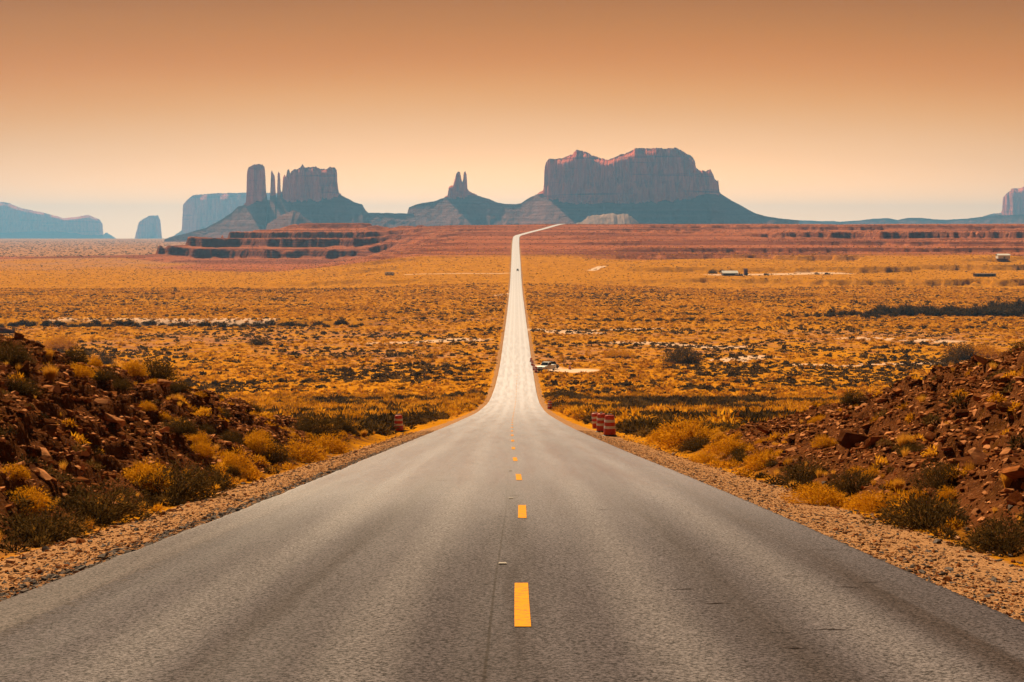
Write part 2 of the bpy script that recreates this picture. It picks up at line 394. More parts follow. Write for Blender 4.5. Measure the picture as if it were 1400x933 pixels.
# ------------------------------------------------------------------ ground sheet
def stations():
    s = [-390, -250, -150, -90, -55, -35, -20, -10, -4, 0, 3, 6, 8]
    d = 8.
    while d < 220: d *= 1.0052; s.append(d)
    while d < 1250: d *= 1.0070; s.append(d)
    while d < 3120: d += 5.0; s.append(d)
    while d < 25500: d *= 1.03; s.append(d)
    return np.array(s+[26000.])
ST = stations()
NC = 761
c_ = np.linspace(-1, 1, NC); A_ = np.sinh(c_*1.15)/np.sinh(1.15)
half = .40*np.maximum(ST, 0)+17
U = A_[None, :]*half[:, None]
D_ = np.repeat(ST[:, None], NC, 1)
X_ = U+xcen(ST)[:, None]*(1-np.abs(A_[None, :])**2)
Z_ = T(X_, D_)
u_ = X_-xcen(D_); sh_ = np.where(u_ < 0, -u_-WL, u_-WR)
l_, r_ = bankmask(X_, D_); hb_ = l_*ampL(D_)+r_*ampR(D_)
py = HZ-Z_*F/np.maximum(D_, 5)
def gauss_seg(x, d, pts, wx):
    out_ = np.zeros_like(x)
    for (x0, d0), (x1, d1) in zip(pts[:-1], pts[1:]):
        vx, vd = x1-x0, d1-d0; tt_ = np.clip(((x-x0)*vx+(d-d0)*vd)/(vx*vx+vd*vd), 0, 1)
        q = np.hypot(x-x0-tt_*vx, d-d0-tt_*vd); out_ = np.maximum(out_, 1-ss(q, wx*.7, wx*1.25))
    return out_
at = {}
at['red'] = np.clip(ss(D_, 1600+250*fbm(X_/200, D_/400, 2, 91), 2050)*ss(X_, -560, -300)+ss(D_, 2250, 2600)*(1-ss(X_, -560, -300))*(1-ss(D_,2950,3300)), 0, 1)
at['grass'] = np.interp(D_.ravel(), [0,80,250,420,560,640,720,1000,1700,2100,3500,9000], [.55,.76,.84,.80,.60,.58,.66,.88,.88,.46,.26,.26]).reshape(D_.shape)+.20*fbm(X_/60, D_/90, 3, 93)
at['dark'] = np.clip(ss(fbm(X_/50, D_/60, 3, 95), .05, .35)*.35*ss(D_, 100, 200)*(1-ss(D_, 1500, 1900))
             + .55*ss(-X_, 60, 260)*ss(D_, 880, 1000)*(1-ss(D_, 1250, 1400))*ss(fbm(X_/120, D_/80, 2, 96), -.3, .2), 0, 1)
at['bank'] = np.clip(hb_/.22+.35*fbm(X_/1.5, D_/1.5, 3, 94), 0, 1)
gw_ = .9*ss(D_, 70, 150)
at['gravel'] = (1-ss(sh_, 1.5-gw_+.5*fbm(D_/7, 0*D_, 2, 97), 2.5-gw_+.5*fbm(D_/5, 0*D_, 2, 98)))*np.where(D_ > 2300, .5, 1)
at['chips'] = (1-ss(sh_, .28, .48))*(u_ < 0)*(1-ss(D_, 70, 120))+(1-ss(sh_, .06, .12))*(u_ > 0)*(1-ss(D_, 70, 120))
at['far'] = ss(D_, 250, 700)
def R2(px, y): return ray(px, y)
pull0 = R2(742, 507); tr = gauss_seg(X_, D_, [(6.5, pull0[1]+18), (9.5, pull0[1]+2), (14, pull0[1]+2), (17, pull0[1]+6)], 6.5)
tr = np.maximum(tr, gauss_seg(X_, D_, [(5, R2(722, 452)[1]), (12, R2(722, 452)[1]), (60, R2(722, 452)[1]+25)], 3)*.8)
tr = np.maximum(tr, gauss_seg(X_, D_, [(-3, R2(690, 402)[1]), (-9, R2(690, 402)[1]-20)], 5)*.8)
tr = np.maximum(tr, gauss_seg(X_, D_, [(-5, R2(690, 374)[1]), R2(560, 375.5)], 5)*.7)
tr = np.maximum(tr, gauss_seg(X_, D_, [R2(982, 376), R2(1150, 374)], 12)*.8)
tr = np.maximum(tr, gauss_seg(X_, D_, [R2(809, 370), R2(816, 367), R2(824, 364)], 4))
# bare sandy washes on the plain to the right
for (px0, y0, px1, y1, ww) in ((1170,462,1290,466,7),(1100,497,1230,500,4.5),(1230,500,1300,494,4),(745,452,800,455,9),(860,470,980,474,8),(980,492,1060,489,4),(90,436,350,438,9),(520,470,640,466,7)):
    tr = np.maximum(tr, gauss_seg(X_+6*fbm(X_/14, D_/14, 3, 99), D_+14*fbm(X_/22, D_/22, 3, 100), [R2(px0, y0), R2(px1, y1)], ww)*.75)
at['track'] = np.clip(tr, 0, 1)
V = np.stack([X_, D_, Z_], -1).reshape(-1, 3)
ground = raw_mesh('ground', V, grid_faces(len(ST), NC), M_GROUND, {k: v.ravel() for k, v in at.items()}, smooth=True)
tag(ground, kind='structure')

# ------------------------------------------------------------------ road
rs = ST[(ST > -60) & (ST < 3300)]
us = np.array([-WL, -WL+.04, -WL+.09, -WL+.25, -4.0, -3, -2, -1, 0, 1, 2, 3, WR-.25, WR-.09, WR-.04, WR])
lift = (.02+rs*.00006)[:, None]
edge_w = .05*fbm(rs/1.5, 0*rs, 3, 7)+.03*fbm(rs/.3, 0*rs, 2, 8)
uu = np.repeat(us[None, :], len(rs), 0).copy(); uu[:, :3] += edge_w[:, None]*.8; uu[:, -3:] -= edge_w[::-1][:, None]*.6
nrm = np.gradient(xcen(rs), rs)
RX = xcen(rs)[:, None]+uu; RY = rs[:, None]-uu*nrm[:, None]*(rs[:, None] > 2300)
RZ = prof(rs)[:, None]-.012*np.abs(us)[None, :]+lift*1.0+.03
RZ[:, 0] -= .12; RZ[:, -1] -= .12; RZ[:, 0] -= 0
far_glare = (ss(rs, 30, 420)**.8)[:, None]+0*RX  # distance ramp for the glare painted on the far road
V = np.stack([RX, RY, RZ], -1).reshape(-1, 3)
road = raw_mesh('road', V, grid_faces(len(rs), len(us)), M_ROAD, {'lateral': uu.ravel(), 'old': far_glare.ravel(), 'polish': (ss(rs, 9, 50)[:, None]+0*RX).ravel()}, smooth=True)
tag(road, kind='structure')
def rz(u, d): return float(prof(d)-.012*abs(u)+.05+d*.00006)
# dashed centre line
M_YEL = bpy.data.materials.new('yellow_road_paint'); M_YEL.use_nodes = True
t, N_, L_, attr, noise, math_, mrange, mix, mapping = node_helpers(M_YEL)
P = N_('ShaderNodeTexCoord').outputs['Object']; b = t.nodes['Principled BSDF']
wear = mrange(noise(P, 13, 6, .8), .50, .60)
L_(mix(math_('MULTIPLY', wear, .7), mix(noise(P, 4), (.62,.23,.008), (.74,.30,.015)), (.22,.12,.06)), b.inputs['Base Color']); b.inputs['Roughness'].default_value = .95; b.inputs['Specular IOR Level'].default_value = .05
V = []; Fq = []
d = 13.12-12.2
while d < 420:
    n = 8
    for k in range(n+1):
        dd = d+3.15*k/n
        for uu_ in (-.064, .064):
            j = 0
            V.append((float(xcen(dd))+uu_+j, dd, rz(0, dd)+.006+dd*.00004))
    b0 = len(V)-2*(n+1)
    for k in range(n): Fq.append((b0+2*k, b0+2*k+1, b0+2*k+3, b0+2*k+2))
    d += 12.2
tag(raw_mesh('centre_line', np.array(V), np.array(Fq), M_YEL), kind='structure')
# pavement cracks
rng = np.random.default_rng(3)
M_CRACK = mat("tar_crack", (.035,.026,.024), .95, 0)
V = []; Fq = []
for k in range(30):
    d = 12+60*rng.random()**1.6; u0 = rng.uniform(-4.0, 3.8) if rng.random() < .5 else rng.uniform(.6, 3.6); ln = rng.uniform(.12, .42); a = rng.normal(0, .25)
    n = 6; b0 = len(V); wv = 0
    for i in range(n+1):
        wv += rng.normal(0, .018); s_ = ln*i/n; q = (.004+.005*rng.random())*math.sin(math.pi*(i+.15)/(n+.3))+.001
        for sg in (-1, 1):
            x0 = u0+s_*math.cos(a); y0 = d+s_*math.sin(a)+wv+sg*q*2.2
            V.append((float(xcen(d))+x0, y0, rz(x0, y0)+.004))
    for i in range(n): Fq.append((b0+2*i, b0+2*i+2, b0+2*i+3, b0+2*i+1))
tag(raw_mesh('road_cracks', np.array(V), np.array(Fq), M_CRACK), kind='structure')

# ------------------------------------------------------------------ buttes and mesas
def butte_material(name, c1, c2, c3, talus=False):
    m = bpy.data.materials.new(name); m.use_nodes = True
    t, N_, L_, attr, noise, math_, mrange, mix, mapping = node_helpers(m)
    b = t.nodes['Principled BSDF']; b.inputs['Roughness'].default_value = .95; b.inputs['Specular IOR Level'].default_value = 0
    P = N_('ShaderNodeTexCoord').outputs['Object']
    vert = noise(mapping(P, (1/28., 1/28., 1/260.)), 1.0, 6, .65)
    strat = noise(mapping(P, (1/900., 1/900., 1/22.)), 1.0, 5, .65)
    blot = noise(P, 1/60., 6, .7)
    c = mix(mrange(strat if talus else vert, .38, .60), c1, c2)
    c = mix(mrange(strat, .55, .66, 0, .6), c, c3); c = mix(mrange(blot, .5, .7, 0, .5), c, c3)
    L_(c, b.inputs['Base Color'])
    bp = N_('ShaderNodeBump'); bp.inputs['Strength'].default_value = 1; bp.inputs['Distance'].default_value = 14
    L_(math_('ADD', blot, strat if talus else math_('MULTIPLY', vert, 1.6)), bp.inputs['Height']); L_(bp.outputs[0], b.inputs['Normal'])
    return m
M_CLIFF = butte_material('butte_cliff', (.60,.100,.035), (.85,.20,.075), (.14,.028,.014))
M_TALUS = butte_material('butte_talus', (.18,.075,.055), (.25,.105,.075), (.30,.13,.09), True)
def make_butte(name, D, sil, foot, label, cat, ybase=330, step=.6, jag=1.0, depth=.40, cut=6, deep=0):
    px = np.arange(sil[0][0], sil[-1][0]+step, step)
    S_ = np.interp(px, *zip(*sil)); A = np.interp(px, *zip(*foot)) if foot else S_+0
    A = np.maximum(A, S_)
    pc = (px[0]+px[-1])/2; k = D/F; x = (px-pc)*k; zs = (HZ-S_)*k; za = (HZ-A)*k; zb = (HZ-ybase)*k
    cl = (A-S_) > 1.2
    zs = zs+np.where(cl, k*jag*(1.3*fbm(px/7, 0*px, 4, 3)+1.3*(vn(px/1.9, 0*px, 9)-.5)), k*.5*fbm(px/6, 0*px, 4, 4))
    za = np.minimum(za+k*.8*fbm(px/9, 0*px, 4, 8), zs)
    hd = np.zeros_like(px); i = 0
    while i < len(px):
        if cl[i]:
            j = i
            while j+1 < len(px) and cl[j+1]: j += 1
            tt_ = np.linspace(-1, 1, j-i+1) if j > i else np.array([0.])
            ww = (px[j]-px[i]+step)*k
            hd[i:j+1] = depth*ww*np.maximum(1-np.abs(tt_)**3.0, .004)**.55
            i = j+1
        else: i += 1
    ks = max(3, int(14/step)); ker = np.hanning(2*ks+1); ker /= ker.sum()
    hs = np.convolve(np.pad(hd, ks, 'edge'), ker, 'valid')
    root = empty(name, ((pc-700)*k, D, 0), -math.atan((pc-700)/F)); tag(root, label, cat)
    # talus: fan down both sides
    nT = 26; tt_ = np.linspace(0, 1, nT)
    rows = []
    slope = 1.75
    gul = 1+.10*fbm(px/11, 0*px, 3, 13)
    for s_ in (-1, 1):
        rr = []
        for q in tt_:
            zz = za+(zb-za)*(q**.92); yy = s_*(hs*.9+deep+(za-zb)*slope*q**1.15*gul)
            zz = zz+k*2.2*fbm(px/7+q*3, q*9+0*px+s_*20, 5, 15)*math.sin(math.pi*min(1, q*1.1))
            rr.append(np.stack([x, yy, zz], 1))
        rows.append(rr)
    allr = rows[0][::-1]+rows[1]
    V = np.concatenate(allr); raw_mesh('talus', V, grid_faces(len(allr), len(px))[:, ::-1], M_TALUS, smooth=False, parent=root)
    if foot:
        # cliff, built column by column: front wall, top, back wall
        keep = cl | np.roll(cl, 1) | np.roll(cl, -1)
        nK = 40; q = np.linspace(0, 1, nK)[:, None]
        h = np.maximum(zs-za, 0)[None, :]
        zz = (za-.25*h[0])[None, :]*(1-q)+zs[None, :]*q
        sc_ = np.minimum(1, hd/(22*k))[None, :]
        fl = k*9*fbm(px[None, :]/5.5+0*q, zz/(k*60), 5, 17)+k*2.6*fbm(px[None, :]/1.1+0*q, zz/(k*25), 3, 19)
        led = np.floor((zz/(k*11))+.8*fbm(px[None, :]/20, 0*q, 2, 18))
        fl = fl*sc_ + sc_*k*2.0*(vn(led*3.7, 0*led, 77)-.5)
        bat = hd[None, :]*.18*(1-q)**1.5
        top = hd[None, :]*(.04+.42*vn(px/9, 0*px, 55)[None, :]**2)*ss(q, .84, 1.0)**1.3
        yf = -(hd[None, :]*.92+bat-top+fl*(.6+.4*q)); yb = hd[None, :]*.92+bat-top-fl*.7
        Vf = np.stack([np.repeat(x[None, :], nK, 0), yf, zz], -1); Vb = np.stack([np.repeat(x[None, :], nK, 0), yb, zz], -1)[::-1]
        G = np.concatenate([Vf, Vb]); idx = np.where(keep)[0]
        fc = grid_faces(2*nK, len(px)); col = fc[:, 0] % len(px)
        fc = fc[keep[col] & keep[(col+1) % len(px)]]
        raw_mesh('cliff', G.reshape(-1, 3), fc, M_CLIFF, smooth=False, parent=root)
    return root
make_butte('mesa', 20500, [(-60,270),(-10,275),(0,277),(14,279),(30,286),(60,292),(84,299),(100,297),(118,294),(132,300),(137,306),(139,328),(141,329)],
           [(-60,308),(60,312),(136,318),(141,330)], 'long pale blue mesa at the far left edge, faded by haze', 'mesa', 330, jag=.35)
make_butte('butte', 19500, [(184,329),(190,304),(196,300),(205,295),(216,295),(219,303),(221,325),(226,329)], [(184,329),(190,322),(220,325),(226,329)],
           'small lone blunt butte standing apart in haze on the far left plain', 'butte', 330, jag=.35)
make_butte('hill', 22000, [(136,325),(146,318),(158,326),(166,329)], None, 'faint low hill beside the end of the long left mesa', 'hill', 330)
make_butte('mesa', 17000, [(225,330),(240,322),(250,314),(252,280),(256,276),(266,268),(300,265.5),(345,265),(420,266),(425,300)],
           [(225,330),(240,322),(250,315),(345,318),(425,318)], 'flat topped pale mesa directly behind the lone rock tower', 'mesa', 331, jag=.3)
make_butte('castle_butte', 8000,
  [(228,327),(240,323),(262,318),(285,311),(305,300),(318,291),(326,283),(334,280),(337,278),(338,262),(338.5,236),(341,228.5),(347,226),(358,226),(362,228),(363,238),(364,262),(366,274),(369,274),(370,260),(370.6,237),(372,233),(374,238),(376,241),(377.5,270),(379,270),(379.5,240),(381,236),(383,238),(384,262),(386,264),(387,244),(389,240),(391,243),(393,233),(395,232),(397,240),(398,236),(404,233),(410,231),(413,225),(416,229),(424,229),(431,229),(437,232),(446,232),(451,229),(457,229),(460,233),(461,252),(463,263),(468,268),(478,273),(485,277),(495,279.5),(499,287),(503,291),(540,291),(566,292)],
  [(228,327),(240,323),(262,318),(285,311),(305,300),(318,291),(326,283),(337,280),(350,274),(364,268),(370,268),(377,266),(380,264),(384,264),(390,268),(400,270),(440,268),(463,266),(468,268),(478,273),(485,277),(495,280),(499,287),(503,291),(566,292)],
  'castle like butte with a lone square tower and thin spires on its left', 'butte', 331)
make_butte('spire_butte', 8300,
  [(540,297),(554,293),(557,291.5),(559,284),(568,280),(580,277.5),(596,274.5),(604,271.5),(612,267),(613.5,256),(617,254),(619.5,254),(621,248),(624,238),(626,235),(629,236),(631,247),(632.5,250),(634,237),(636,234.5),(638,240),(639,258),(641,262),(648,265),(658,269),(669,272),(680,277),(692,279),(705,279)],
  [(540,297),(554,293),(557,292),(559,284),(568,280),(580,277.5),(596,274.5),(604,271.5),(612,269),(641,266),(658,269),(669,272),(680,277),(692,279),(705,279)],
  'slender twin pointed spire rising from a broad stepped pedestal', 'butte', 331, jag=.4)
make_butte('great_butte', 8100,
  [(690,281),(704,279),(712,277.5),(722,271),(733,266),(738,262),(744,261),(745.2,250),(746,232),(748,224),(752,219.5),(762,218),(775,216),(782,213),(789,209),(796,207.5),(802,210),(812,214.5),(820,216.5),(826,219.5),(834,220),(842,217),(848,214),(858,211),(868,207),(880,205.5),(905,206),(920,205.5),(930,207.5),(938,213),(946,217),(949,222),(950,231),(955,234.5),(961,236),(966,234),(970,233),(973,239),(976,246),(979,248),(981,246),(982.5,262),(985,265),(1000,275),(1012,281),(1024,288),(1033,292.5),(1046,296),(1058,298),(1090,301.5)],
  [(690,281),(704,279),(712,277.5),(722,271),(733,266),(745,264),(790,268),(880,266),(950,262),(970,260),(985,266),(1000,275),(1012,281),(1024,288),(1033,292.5),(1046,296),(1058,298),(1090,301.5)],
  'huge broad butte with a sagging summit, largest on the skyline', 'butte', 331, depth=.30)
make_butte('mesa', 12500, [(1040,305),(1085,300.5),(1105,301.5),(1150,303),(1175,301.5),(1195,299),(1215,298.5),(1228,301),(1240,298.5),(1258,298),(1275,300),(1292,301),(1320,299),(1345,296),(1362,295),(1440,292)],
           None, 'low blue ridge running along the horizon between the two right buttes', 'ridge', 331)
make_butte('butte', 14500, [(1330,299),(1345,296.5),(1356,293),(1370,291),(1372,288),(1373,271),(1376,267),(1383,261),(1384,258.5),(1395,258),(1401,257),(1440,256),(1470,262),(1476,290),(1500,298)],
           [(1330,299),(1345,296.5),(1356,293),(1370,291.5),(1440,290),(1476,292),(1500,298)], 'blocky butte cut off by the right edge of the view', 'butte', 331, jag=.6)
M_PALE = mat('pale_rubble', (.40,.23,.16), .95, .05, var=.3, scale=.03, bump=1)
def knoll(name, D, sil, label, m_=None):
    px = np.arange(sil[0][0], sil[-1][0]+.5, .5); S_ = np.interp(px, *zip(*sil)); k = D/F; zb = (HZ-331)*k
    z = (HZ-S_)*k+k*.6*fbm(px/2.5, 0*px, 4, 3); rr = []
    for q in np.linspace(-1, 1, 31):
        rr.append(np.stack([(px-700)*k, D+q*(z-zb)*1.8, zb+(z-zb)*(1-abs(q)**1.2)+k*1.5*fbm(px/3, q*6+0*px, 4, 6)*(1-abs(q))], 1))
    o = raw_mesh(name, np.concatenate(rr), grid_faces(31, len(px)), m_ or M_PALE); tag(o, label, 'mound')
knoll('rock_mound', 6800, [(788,306),(796,303),(803,297),(812,294.5),(824,293.5),(838,291.5),(843,294),(852,292.5),(860,294),(866,299),(873,305)], 'pale sunlit rubble mound at the foot of the great butte')
knoll('rock_mound', 6900, [(366,306),(380,298),(392,291),(402,288),(408,290),(418,299),(430,306)], 'small reddish rubble mound below the castle like butte', M_TALUS)

# ------------------------------------------------------------------ haze
bm = bmesh.new(); box(bm, (0, 12950, 150), (26000, 26900, 530))
M_HAZE = bpy.data.materials.new('haze'); M_HAZE.use_nodes = True; t = M_HAZE.node_tree; t.nodes.clear()
v = t.nodes.new('ShaderNodeVolumePrincipled'); o_ = t.nodes.new('ShaderNodeOutputMaterial'); t.links.new(v.outputs[0], o_.inputs['Volume'])
v.inputs['Color'].default_value = (.22,.54,1.0,1); v.inputs['Density'].default_value = 5.0e-5; v.inputs['Anisotropy'].default_value = .25
tag(bmobj('haze', bm, M_HAZE), kind='stuff')

# ------------------------------------------------------------------ scrub prototypes
def blades(rng, R_, H, n_stem, n_leaf, wstem, wleaf, spread=.9, lean=.0, tuft=0.0):
    """a dome of thin stems with small leaf faces near the tips: verts, tris"""
    V = []; Fc = []
    for k in range(n_stem):
        th = rng.uniform(0, 2*math.pi); ph = math.acos(1-rng.uniform(0, .92))*spread
        dr = np.array([math.sin(ph)*math.cos(th)+lean, math.sin(ph)*math.sin(th), math.cos(ph)])
        ln = rng.uniform(.65, 1.08)*(1-.15*rng.random()); tip = dr*ln*np.array([R_, R_, H])
        b0 = np.array([math.cos(th), math.sin(th), 0])*rng.uniform(0, .22)*R_
        side = np.cross(dr, rng.normal(size=3)); side /= np.linalg.norm(side)+1e-9
        mid = b0*.4+tip*.6+np.array([0, 0, H*.06]); i = len(V)
        V += [b0-side*wstem, b0+side*wstem, mid+side*wstem*.7, mid-side*wstem*.7, tip]
        Fc += [(i, i+1, i+2), (i, i+2, i+3), (i+3, i+2, i+4)]
    for k in range(n_leaf):
        th = rng.uniform(0, 2*math.pi); ph = math.acos(1-rng.uniform(0, .97))*min(1.08, spread*1.12)
        dr = np.array([math.sin(ph)*math.cos(th)+lean, math.sin(ph)*math.sin(th), math.cos(ph)])
        lump = .80+.26*math.sin(3*th+5*ph)*math.sin(4*ph+2*th)
        rr = rng.uniform(.45, 1.0)**.6*lump; c = dr*rr*np.array([R_, R_, H]); c[2] = max(c[2], .01)
        up = dr*.8+rng.normal(size=3)*(.45-tuft*.2); up /= np.linalg.norm(up); sd_ = np.cross(up, rng.normal(size=3)); sd_ /= np.linalg.norm(sd_)+1e-9
        l_ = wleaf*rng.uniform(1.6, 3.2)*(1+tuft*2); i = len(V)
        V += [c-sd_*wleaf*.5, c+sd_*wleaf*.5, c+up*l_]
        Fc.append((i, i+1, i+2))
    return np.array(V), np.array(Fc)
def clump(rng, n, size):
    V = []; Fc = []
    for k in range(n):
        th = rng.uniform(0, 2*math.pi); ph = math.acos(1-rng.uniform(0, 1)); rr = rng.uniform(.55, .95)
        c = rr*np.array([math.sin(ph)*math.cos(th), math.sin(ph)*math.sin(th), math.cos(ph)*.75]); c[2] = max(0.02, c[2]-.1)
        i = len(V)
        a = rng.normal(size=3); a[2] = abs(a[2])*.9+.3; a /= np.linalg.norm(a); b_ = np.cross(a, rng.normal(size=3)); b_ /= np.linalg.norm(b_)
        V += [c-b_*size*.5-a*size*.3, c+b_*size*.5-a*size*.3, c+a*size*.8]; Fc.append((i, i+1, i+2))
    return np.array(V), np.array(Fc)
pr = np.random.default_rng(11)
HI = {'gold': [blades(pr, 1.05, .98, 260, 2600, .006, .034) for _ in range(4)],
      'sage': [blades(pr, 1.08, .92, 420, 2400, .006, .032, spread=1.0) for _ in range(4)],
      'straw': [blades(pr, .8, 1.25, 1100, 160, .006, .02, spread=.55, tuft=1) for _ in range(3)]}
MIDP = {'gold': [blades(pr, 1, .9, 14, 95, .03, .16) for _ in range(5)],
        'sage': [blades(pr, 1, .8, 22, 85, .03, .15) for _ in range(5)],
        'straw': [blades(pr, .8, .9, 90, 30, .016, .05, spread=.75, tuft=.4) for _ in range(4)]}
NSTRAW = [blades(pr, .8, 1.1, 170, 20, .007, .02, spread=.6, tuft=.6) for _ in range(5)]
FARP = [clump(pr, 16, .62) for _ in range(8)]
VFAR = [clump(pr, 7, .95) for _ in range(8)]
MATS = {'gold': M_GOLD, 'sage': M_SAGE, 'straw': M_STRAW}
def scatter(name, protos, x, d, s, tint, m, sq=1.0, zoff=0.0):
    """one merged mesh of every small plant of the mass"""
    rg = np.random.default_rng(len(x)+7); which = rg.integers(0, len(protos), len(x)); z = T(x, d)
    Vs, Fs, Ts = [], [], []; base = 0
    for k, (pv, pf) in enumerate(protos):
        I = np.where(which == k)[0]
        if not len(I): continue
        a = rg.uniform(0, 6.283, len(I)); ca, sa = np.cos(a), np.sin(a)
        X = (pv[None, :, 0]*ca[:, None]-pv[None, :, 1]*sa[:, None])*s[I, None]+x[I, None]
        Y = (pv[None, :, 0]*sa[:, None]+pv[None, :, 1]*ca[:, None])*s[I, None]+d[I, None]
        Zz = pv[None, :, 2]*s[I, None]*sq+z[I, None]-.04*s[I, None]+zoff
        Vs.append(np.stack([X, Y, Zz], -1).reshape(-1, 3)); n = len(pv)
        Fs.append((pf[None]+(np.arange(len(I))*n)[:, None, None]+base).reshape(-1, 3)); base += n*len(I)
        Ts.append(np.clip(tint[I, None]+rg.normal(0, .16, (len(I), n)), 0, 1).ravel())
    return raw_mesh(name, np.concatenate(Vs), np.concatenate(Fs), m, {'tint': np.concatenate(Ts)})
def free_of_road(x, d, m):
    u = x-xcen(d); return (u < -WL-m) | (u > WR+m)
trackpts = [((6.5, pull0[1]+18), (9.5, pull0[1]+2)), ((9.5, pull0[1]+2), (14, pull0[1]+2)), ((14, pull0[1]+2), (17, pull0[1]+6))]
def off_track(x, d):
    return gauss_seg(x, d, [(6.5, pull0[1]+18), (9.5, pull0[1]+2), (14, pull0[1]+2), (17, pull0[1]+6)], 7.5) < .2
def area_pts(rg, n, d0, d1, p=1.0):
    """random points over the visible fan of ground"""
    d = d0*(d1/d0)**rg.random(n) if p == 0 else (d0**p+(d1**p-d0**p)*rg.random(n))**(1/p)
    x = rg.uniform(-1, 1, n)*(.33*d+6); return x, d
rg = np.random.default_rng(21)
def split_kinds(x, d, rg, gold=.62):
    q = fbm(x/30+3, d/26, 3, 95)*1.5+fbm(x/9, d/8, 2, 96)*.35+rg.normal(0, .10, len(x))
    return np.where(q > .10, 1, 0)               # 1 sage, 0 golden
x, d = area_pts(rg, 16000, 3050, 9500, 1.0); k = (x/d > -.34) & (x/d < -.13); x, d = x[k], d[k]
tag(scatter('far_plain_scrub', VFAR, x, d, rg.uniform(1.2, 4.0, len(x)), rg.random(len(x)), M_SAGE, .5), kind='stuff')
# far: thousands of tufts out to the ridge
x, d = area_pts(rg, 30000, 1250, 2950, 1.2); k = free_of_road(x, d, 6) & (rg.random(len(x)) < .9); x, d = x[k], d[k]
dk = (rg.random(len(x)) < .5)
tag(scatter('ridge_scrub', VFAR, x[dk], d[dk], rg.uniform(.3, 1.0, dk.sum())*(d[dk]/2200)**.5, rg.random(dk.sum()), M_SAGE, .8), kind='stuff')
tag(scatter('ridge_grass', VFAR, x[~dk & (d < 2000)], d[~dk & (d < 2000)], rg.uniform(.5, 1.2, (~dk & (d < 2000)).sum()), rg.random((~dk & (d < 2000)).sum()), M_GOLD, .7), kind='stuff')
x, d = area_pts(rg, 100000, 330, 1300, 1.5)
dens = (.62+.38*ss(fbm(x/45, d/38, 3, 207), -.25, .12))*np.interp(d, [330,420,560,640,720,800,1300], [1,.95,.60,.50,.62,.8,.8]); k = free_of_road(x, d, 1.6) & (rg.random(len(x)) < dens) & off_track(x, d); x, d = x[k], d[k]
kd = split_kinds(x, d, rg); kd = np.where(rg.random(len(kd)) < .10, 1, kd); kd = np.where((d > 700) & (rg.random(len(kd)) < .45), 0, kd)
for nm, v_, m_ in (('plain_grass', 0, M_GOLD), ('plain_scrub', 1, M_SAGE)):
    I = kd == v_; tag(scatter(nm, FARP, x[I], d[I], rg.gamma(4, .14, I.sum())+.18, rg.random(I.sum()), m_, .85), kind='stuff')
x, d = area_pts(rg, 34000, 95, 335, 1.6)
l_, r_ = bankmask(x, d); k = free_of_road(x, d, 1.5) & ~((d < 230) & ~free_of_road(x, d, np.interp(d, [120, 230], [3.2, 2.4]))) & off_track(x, d) & ((l_*ampL(d)+r_*ampR(d)) < .5); x, d = x[k], d[k]
kd = split_kinds(x, d, rg)
for nm, v_, key in (('valley_grass', 0, 'gold'), ('valley_scrub', 1, 'sage')):
    I = kd == v_; tag(scatter(nm, MIDP[key], x[I], d[I], rg.gamma(5, .105, I.sum())+.12, rg.random(I.sum()), MATS[key]), kind='stuff')
I = rg.random(len(x)) < .10; tag(scatter('valley_straw', MIDP['straw'], x[I]+1, d[I]+1, rg.uniform(.25, .55, I.sum()), rg.random(I.sum()), M_STRAW), kind='stuff')
# near: low growth between the named bushes
x, d = area_pts(rg, 13000, 14, 110, 1.4); l_, r_ = bankmask(x, d); hb = l_*ampL(d)+r_*ampR(d)
patch = fbm(x/3.2, d/4.0, 3, 131)
k = free_of_road(x, d, 2.1) & ~((d > 55) & ~free_of_road(x, d, 3.4)) & ((hb < .35) | ((patch > .06) & (rg.random(len(x)) < .7))); x, d, hb = x[k], d[k], hb[k]
q = rg.random(len(x)); zz = split_kinds(x, d, rg)
for nm, I, key, sc_ in (('verge_grass', (q < .45) & (zz == 0), 'gold', (.10, .30)), ('verge_scrub', (q < .55) & (zz == 1), 'sage', (.10, .32)), ('verge_straw', q > .72, 'straw', (.09, .26))):
    tag(scatter(nm, NSTRAW if key == 'straw' else MIDP[key], x[I], d[I], rg.uniform(*sc_, I.sum()), rg.random(I.sum()), MATS[key]), kind='stuff')

# ------------------------------------------------------------------ individual bushes
PROTO = {}
for key, nm in (('gold', 'golden_bush'), ('sage', 'sage_bush'), ('straw', 'grass_tuft')):
    PROTO[key] = []
    for (pv, pf) in HI[key]:
        o = raw_mesh(nm, pv, pf, MATS[key], {'tint': np.clip(pr.normal(.5, .28, len(pv)), 0, 1)}); PROTO[key].append(o.data); bpy.data.objects.remove(o)
PROTO['row'] = []
for _ in range(5):
    pv, pf = blades(pr, 1, .95, 120, 420, .022, .11, spread=1.0)
    o = raw_mesh('thicket_bush', pv, pf, M_SAGE, {'tint': np.clip(pr.normal(.45, .25, len(pv)), 0, 1)}); PROTO['row'].append(o.data); bpy.data.objects.remove(o)
NAME = {'gold': 'golden_bush', 'sage': 'sage_bush', 'straw': 'grass_tuft', 'row': 'thicket_bush'}
CAT = {'gold': 'bush', 'sage': 'bush', 'straw': 'grass tuft', 'row': 'bush'}
bg_ = np.random.default_rng(5)
def bush(key, x, d, s, label, group=None, sz=1.0, sy=1.0):
    o = bpy.data.objects.new(NAME[key], PROTO[key][bg_.integers(len(PROTO[key]))]); COL.objects.link(o)
    o.location = (x, d, float(T(x, d))-.05*s); o.rotation_euler = (0, 0, bg_.uniform(0, 6.28)); o.scale = (s, s*sy, s*sz)
    return tag(o, label, CAT[key], group)
